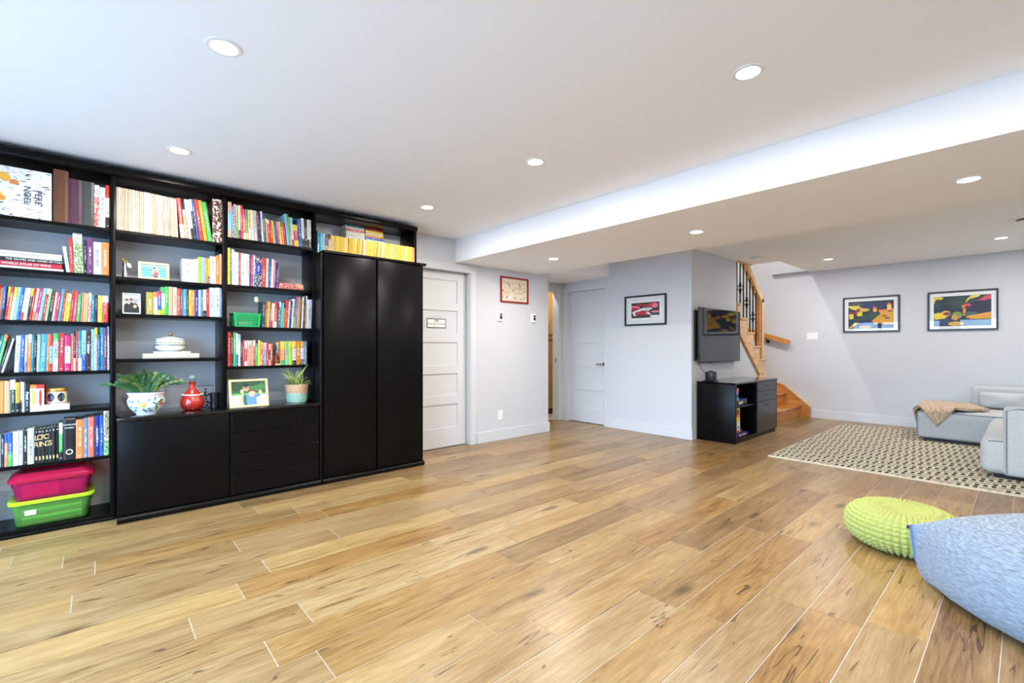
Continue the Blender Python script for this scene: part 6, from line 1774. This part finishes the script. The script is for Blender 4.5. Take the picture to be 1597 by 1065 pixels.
mb = MB(); mb.tube([(5.908, -0.1, 0.35), (5.910, 0.10, 0.348), (5.915, 0.235, 0.335)], 0.004, 6); mb.build('piping', MAT['piping'], seat)
arm = soft('armrest', sf, 5.880, 6.14, -1.05, 0.142, 0.046, 0.640, 0.035)
mb = MB()
mb.tube([(5.884, 0.118, 0.07), (5.882, 0.120, 0.34), (5.884, 0.118, 0.615), (5.892, 0.05, 0.632), (5.892, -1.0, 0.632)], 0.006, 6)
mb.tube([(6.12, 0.118, 0.615), (5.90, 0.118, 0.630)], 0.005, 6)
mb.build('piping', MAT['piping'], arm)
soft('backrest', sf, 8.45, 8.845, -1.2, 0.49, 0.34, 0.665, 0.04)
soft('backrest', sf, 5.9, 8.85, -1.35, -1.06, 0.046, 0.665, 0.04)
# cushion
def cushion(name, label, c, hx, hy, hz, rot, mat, seed=1):
    mb = MB()
    rg_ = random.Random(seed)
    n = 22
    def f(sgn):
        def g(u, v):
            x, y = 2 * u - 1, 2 * v - 1
            e = (1 - abs(x) ** 3.2) * (1 - abs(y) ** 3.2)
            pin = 1 - 0.07 * (x * x * y * y) - 0.05 * (1 - abs(x * y)) * (max(abs(x), abs(y)) ** 6)
            w = 0.012 * math.sin(5 * x + seed) * math.cos(3 * y) * e
            return (hx * x * pin, hy * y * pin, sgn * hz * max(e, 0) ** 0.5 + w)
        return g
    mb.grid(f(1), n, n)
    mb.grid(f(-1), n, n)
    bmesh.ops.remove_doubles(mb.bm, verts=mb.bm.verts[:], dist=0.0008)
    o = mb.build(name, mat, None, local=True, smooth=80)
    o.location = c
    o.rotation_euler = rot
    return tag(o, label, 'cushion')
cushion('cushion', 'long pale grey cushion resting against the sofa backrest', (8.350, 0.13, 0.505), 0.30, 0.105, 0.075, (R(90), 0, R(-90)), SF, 2)

# fluffy throw over the end of the chaise
def throw():
    mb = MB()
    E0, E1, TZ_ = 7.645, 0.93, 0.392
    rg_ = random.Random(4)
    def outline(s):
        pass
    nu, nv = 40, 34
    def surf(off):
        def g(u, v):
            # plan coordinates: p along X, q along Y; slightly turned diamond that overhangs two edges
            a, b_ = u, v
            A, B, C_, D = Vector((7.46, 0.74)), Vector((7.98, 0.30)), Vector((8.60, 0.62)), Vector((8.02, 1.16))
            p = (A.lerp(B, a)).lerp(D.lerp(C_, a), b_)
            x, y = p.x, p.y
            lump = 0.008 * math.sin(9 * x + 4 * y) + 0.006 * math.sin(17 * y - 6 * x) + 0.0035 * math.sin(60 * x) * math.sin(57 * y)
            hump = 0.022 * math.exp(-((x - 8.2) ** 2 + (y - 0.80) ** 2) / 0.06)
            z = TZ_ + lump + hump + off + 0.014
            ex, ey = E0 - x, y - E1
            X, Y = x, y
            if ex > -0.03:
                d = ex + 0.03
                X = E0 + 0.03 - min(d, 0.06) * 0.95 - off * 0.8
                z -= max(0.0, d - 0.02) * 1.05
            if ey > -0.03:
                d = ey + 0.03
                Y = E1 - 0.03 + min(d, 0.06) * 0.95 + off * 0.8
                z -= max(0.0, d - 0.02) * 1.1
            return (X, Y, z)
        return g
    mb.grid(surf(0.026), nu, nv)
    mb.grid(surf(-0.004), nu, nv)
    bm = mb.bm
    bm.verts.ensure_lookup_table()
    n = (nu + 1) * (nv + 1)
    idx = lambda i, j: i * (nv + 1) + j
    ring = [idx(i, 0) for i in range(nu + 1)] + [idx(nu, j) for j in range(1, nv + 1)] + [idx(i, nv) for i in range(nu - 1, -1, -1)] + [idx(0, j) for j in range(nv - 1, 0, -1)]
    for k in range(len(ring)):
        a, b_ = ring[k], ring[(k + 1) % len(ring)]
        bm.faces.new((bm.verts[a], bm.verts[b_], bm.verts[b_ + n], bm.verts[a + n]))
    o = mb.build('throw_blanket', MAT['throw'], origin=(8.0, 0.8, 0.40), smooth=80)
    return tag(o, 'fluffy beige throw draped over the chaise corner of the sofa', 'blanket')
throw()

# knitted pouf
def pouf():
    c = Vector((3.535, 0.492, 0.0))
    Rm, Hh = 0.272, 0.232
    cols_, rows_ = 50, 17
    NU, NV = cols_ * 6, rows_ * 6
    vs, fs = [], []
    for j in range(NV + 1):
        s = j / NV
        ph = -math.pi / 2 + math.pi * s
        cr = abs(math.cos(ph)) ** 0.62
        z = Hh / 2 + Hh / 2 * math.copysign(abs(math.sin(ph)) ** 0.85, math.sin(ph))
        if s > 0.5:
            z -= 0.040 * math.exp(-(cr * Rm / 0.10) ** 2)
        fade = min(1.0, max(0.0, (cr - 0.12) * 2.2))
        for i in range(NU):
            th = 2 * math.pi * i / NU
            cu = i / 6.0
            fu = cu - math.floor(cu)
            fv = (j / 6.0 + 0.30 * abs(fu - 0.5) * 2) % 1.0
            bump = (math.sin(math.pi * fu) ** 0.8) * (0.12 + 0.88 * math.sin(math.pi * fv) ** 0.8) * 0.017 * fade
            r = Rm * cr * (1 + 0.02 * math.sin(2 * th + 1)) + (bump * math.cos(ph) if True else 0)
            vs.append((r * math.cos(th), r * math.sin(th), max(0.0005, z + bump * math.sin(ph) * (1 if s > 0.15 else 0))))
    for j in range(NV):
        for i in range(NU):
            i2 = (i + 1) % NU
            fs.append((j * NU + i, j * NU + i2, (j + 1) * NU + i2, (j + 1) * NU + i))
    me = bpy.data.meshes.new('pouf')
    me.from_pydata(vs, [], fs)
    for p in me.polygons:
        p.use_smooth = True
    me.materials.append(MAT['knit'])
    o = bpy.data.objects.new('pouf', me)
    COL.objects.link(o)
    o.location = c
    tag(o, 'round lime green knitted pouf beside the beanbag', 'pouf')
pouf()

# beanbag
def beanbag():
    bb = thing('beanbag', 'large blue-grey melange beanbag with pointed corner on the wood floor', 'beanbag', (3.0, -0.4, 0.0))
    # stations along -Y from the pointed seam: (y, x near, x far, z top, x ridge)
    ST = [(0.375, 3.045, 3.055, 0.275, 3.05), (0.355, 3.02, 3.12, 0.286, 3.05), (0.31, 2.94, 3.22, 0.305, 3.06), (0.23, 2.81, 3.34, 0.345, 3.07), (0.12, 2.69, 3.44, 0.385, 3.08), (0.0, 2.60, 3.52, 0.415, 3.08), (-0.15, 2.53, 3.58, 0.44, 3.08), (-0.35, 2.50, 3.62, 0.47, 3.08), (-0.6, 2.52, 3.62, 0.50, 3.08), (-0.85, 2.60, 3.56, 0.47, 3.08), (-1.05, 2.75, 3.42, 0.36, 3.08), (-1.15, 2.92, 3.22, 0.22, 3.08)]
    mb = MB()
    rings = []
    n = 44
    for k, (y, xn, xf, zt, xr) in enumerate(ST):
        ring = []
        slim = max(0.0, 1 - k / 3.0)
        for i in range(n):
            a = 2 * math.pi * i / n
            ca, sa = math.cos(a), math.sin(a)
            xx = math.copysign(abs(ca) ** (0.75 if sa < 0 else 0.95), ca)
            if sa >= 0:
                z = 0.115 + (zt - 0.115) * abs(sa) ** 0.85
            else:
                z = 0.115 - 0.115 * abs(sa) ** 0.55
            mid = (xn + xf) / 2
            hw = (xf - xn) / 2
            x = mid + hw * xx
            if sa < 0:
                x = mid + hw * xx * (0.98 - 0.10 * abs(sa))
            w = 0.006 * math.sin(7 * y + 3 * a) * (0 if k == 0 else 1) - 0.012 * math.exp(-((y - 0.02) / 0.12) ** 2) * max(0, math.sin(a * 2 + 0.8)) 
            # the pointed end hangs back slightly at the floor
            ring.append(Vector((x, y - 0.05 * slim * max(0, -sa) + (0.0 if k else 0.02 * max(0, sa) - 0.0), max(0.001, z + w))))
        rings.append(ring)
    loft(mb, rings)
    bmesh.ops.subdivide_edges(mb.bm, edges=[e for e in mb.bm.edges], cuts=1, smooth=0.4)
    for v in mb.bm.verts:
        if v.co.z < 0.0006:
            v.co.z = 0.0006
    body = mb.build('body', MAT['bean'], bb, smooth=80)
    mb = MB()
    mb.tube([(3.05, 0.392, 0.276), (3.045, 0.386, 0.20), (3.043, 0.372, 0.115), (3.045, 0.35, 0.05), (3.05, 0.325, 0.012)], 0.0055, 8)
    mb.build('seam', plain('blue_seam', (84, 120, 170), 0.9, var=0.2, vscale=60), bb, smooth=60)
    bx('brand_tab', MAT['ink'], bb, 3.046, 3.050, 0.390, 0.408, 0.255, 0.270)
    return bb
beanbag()
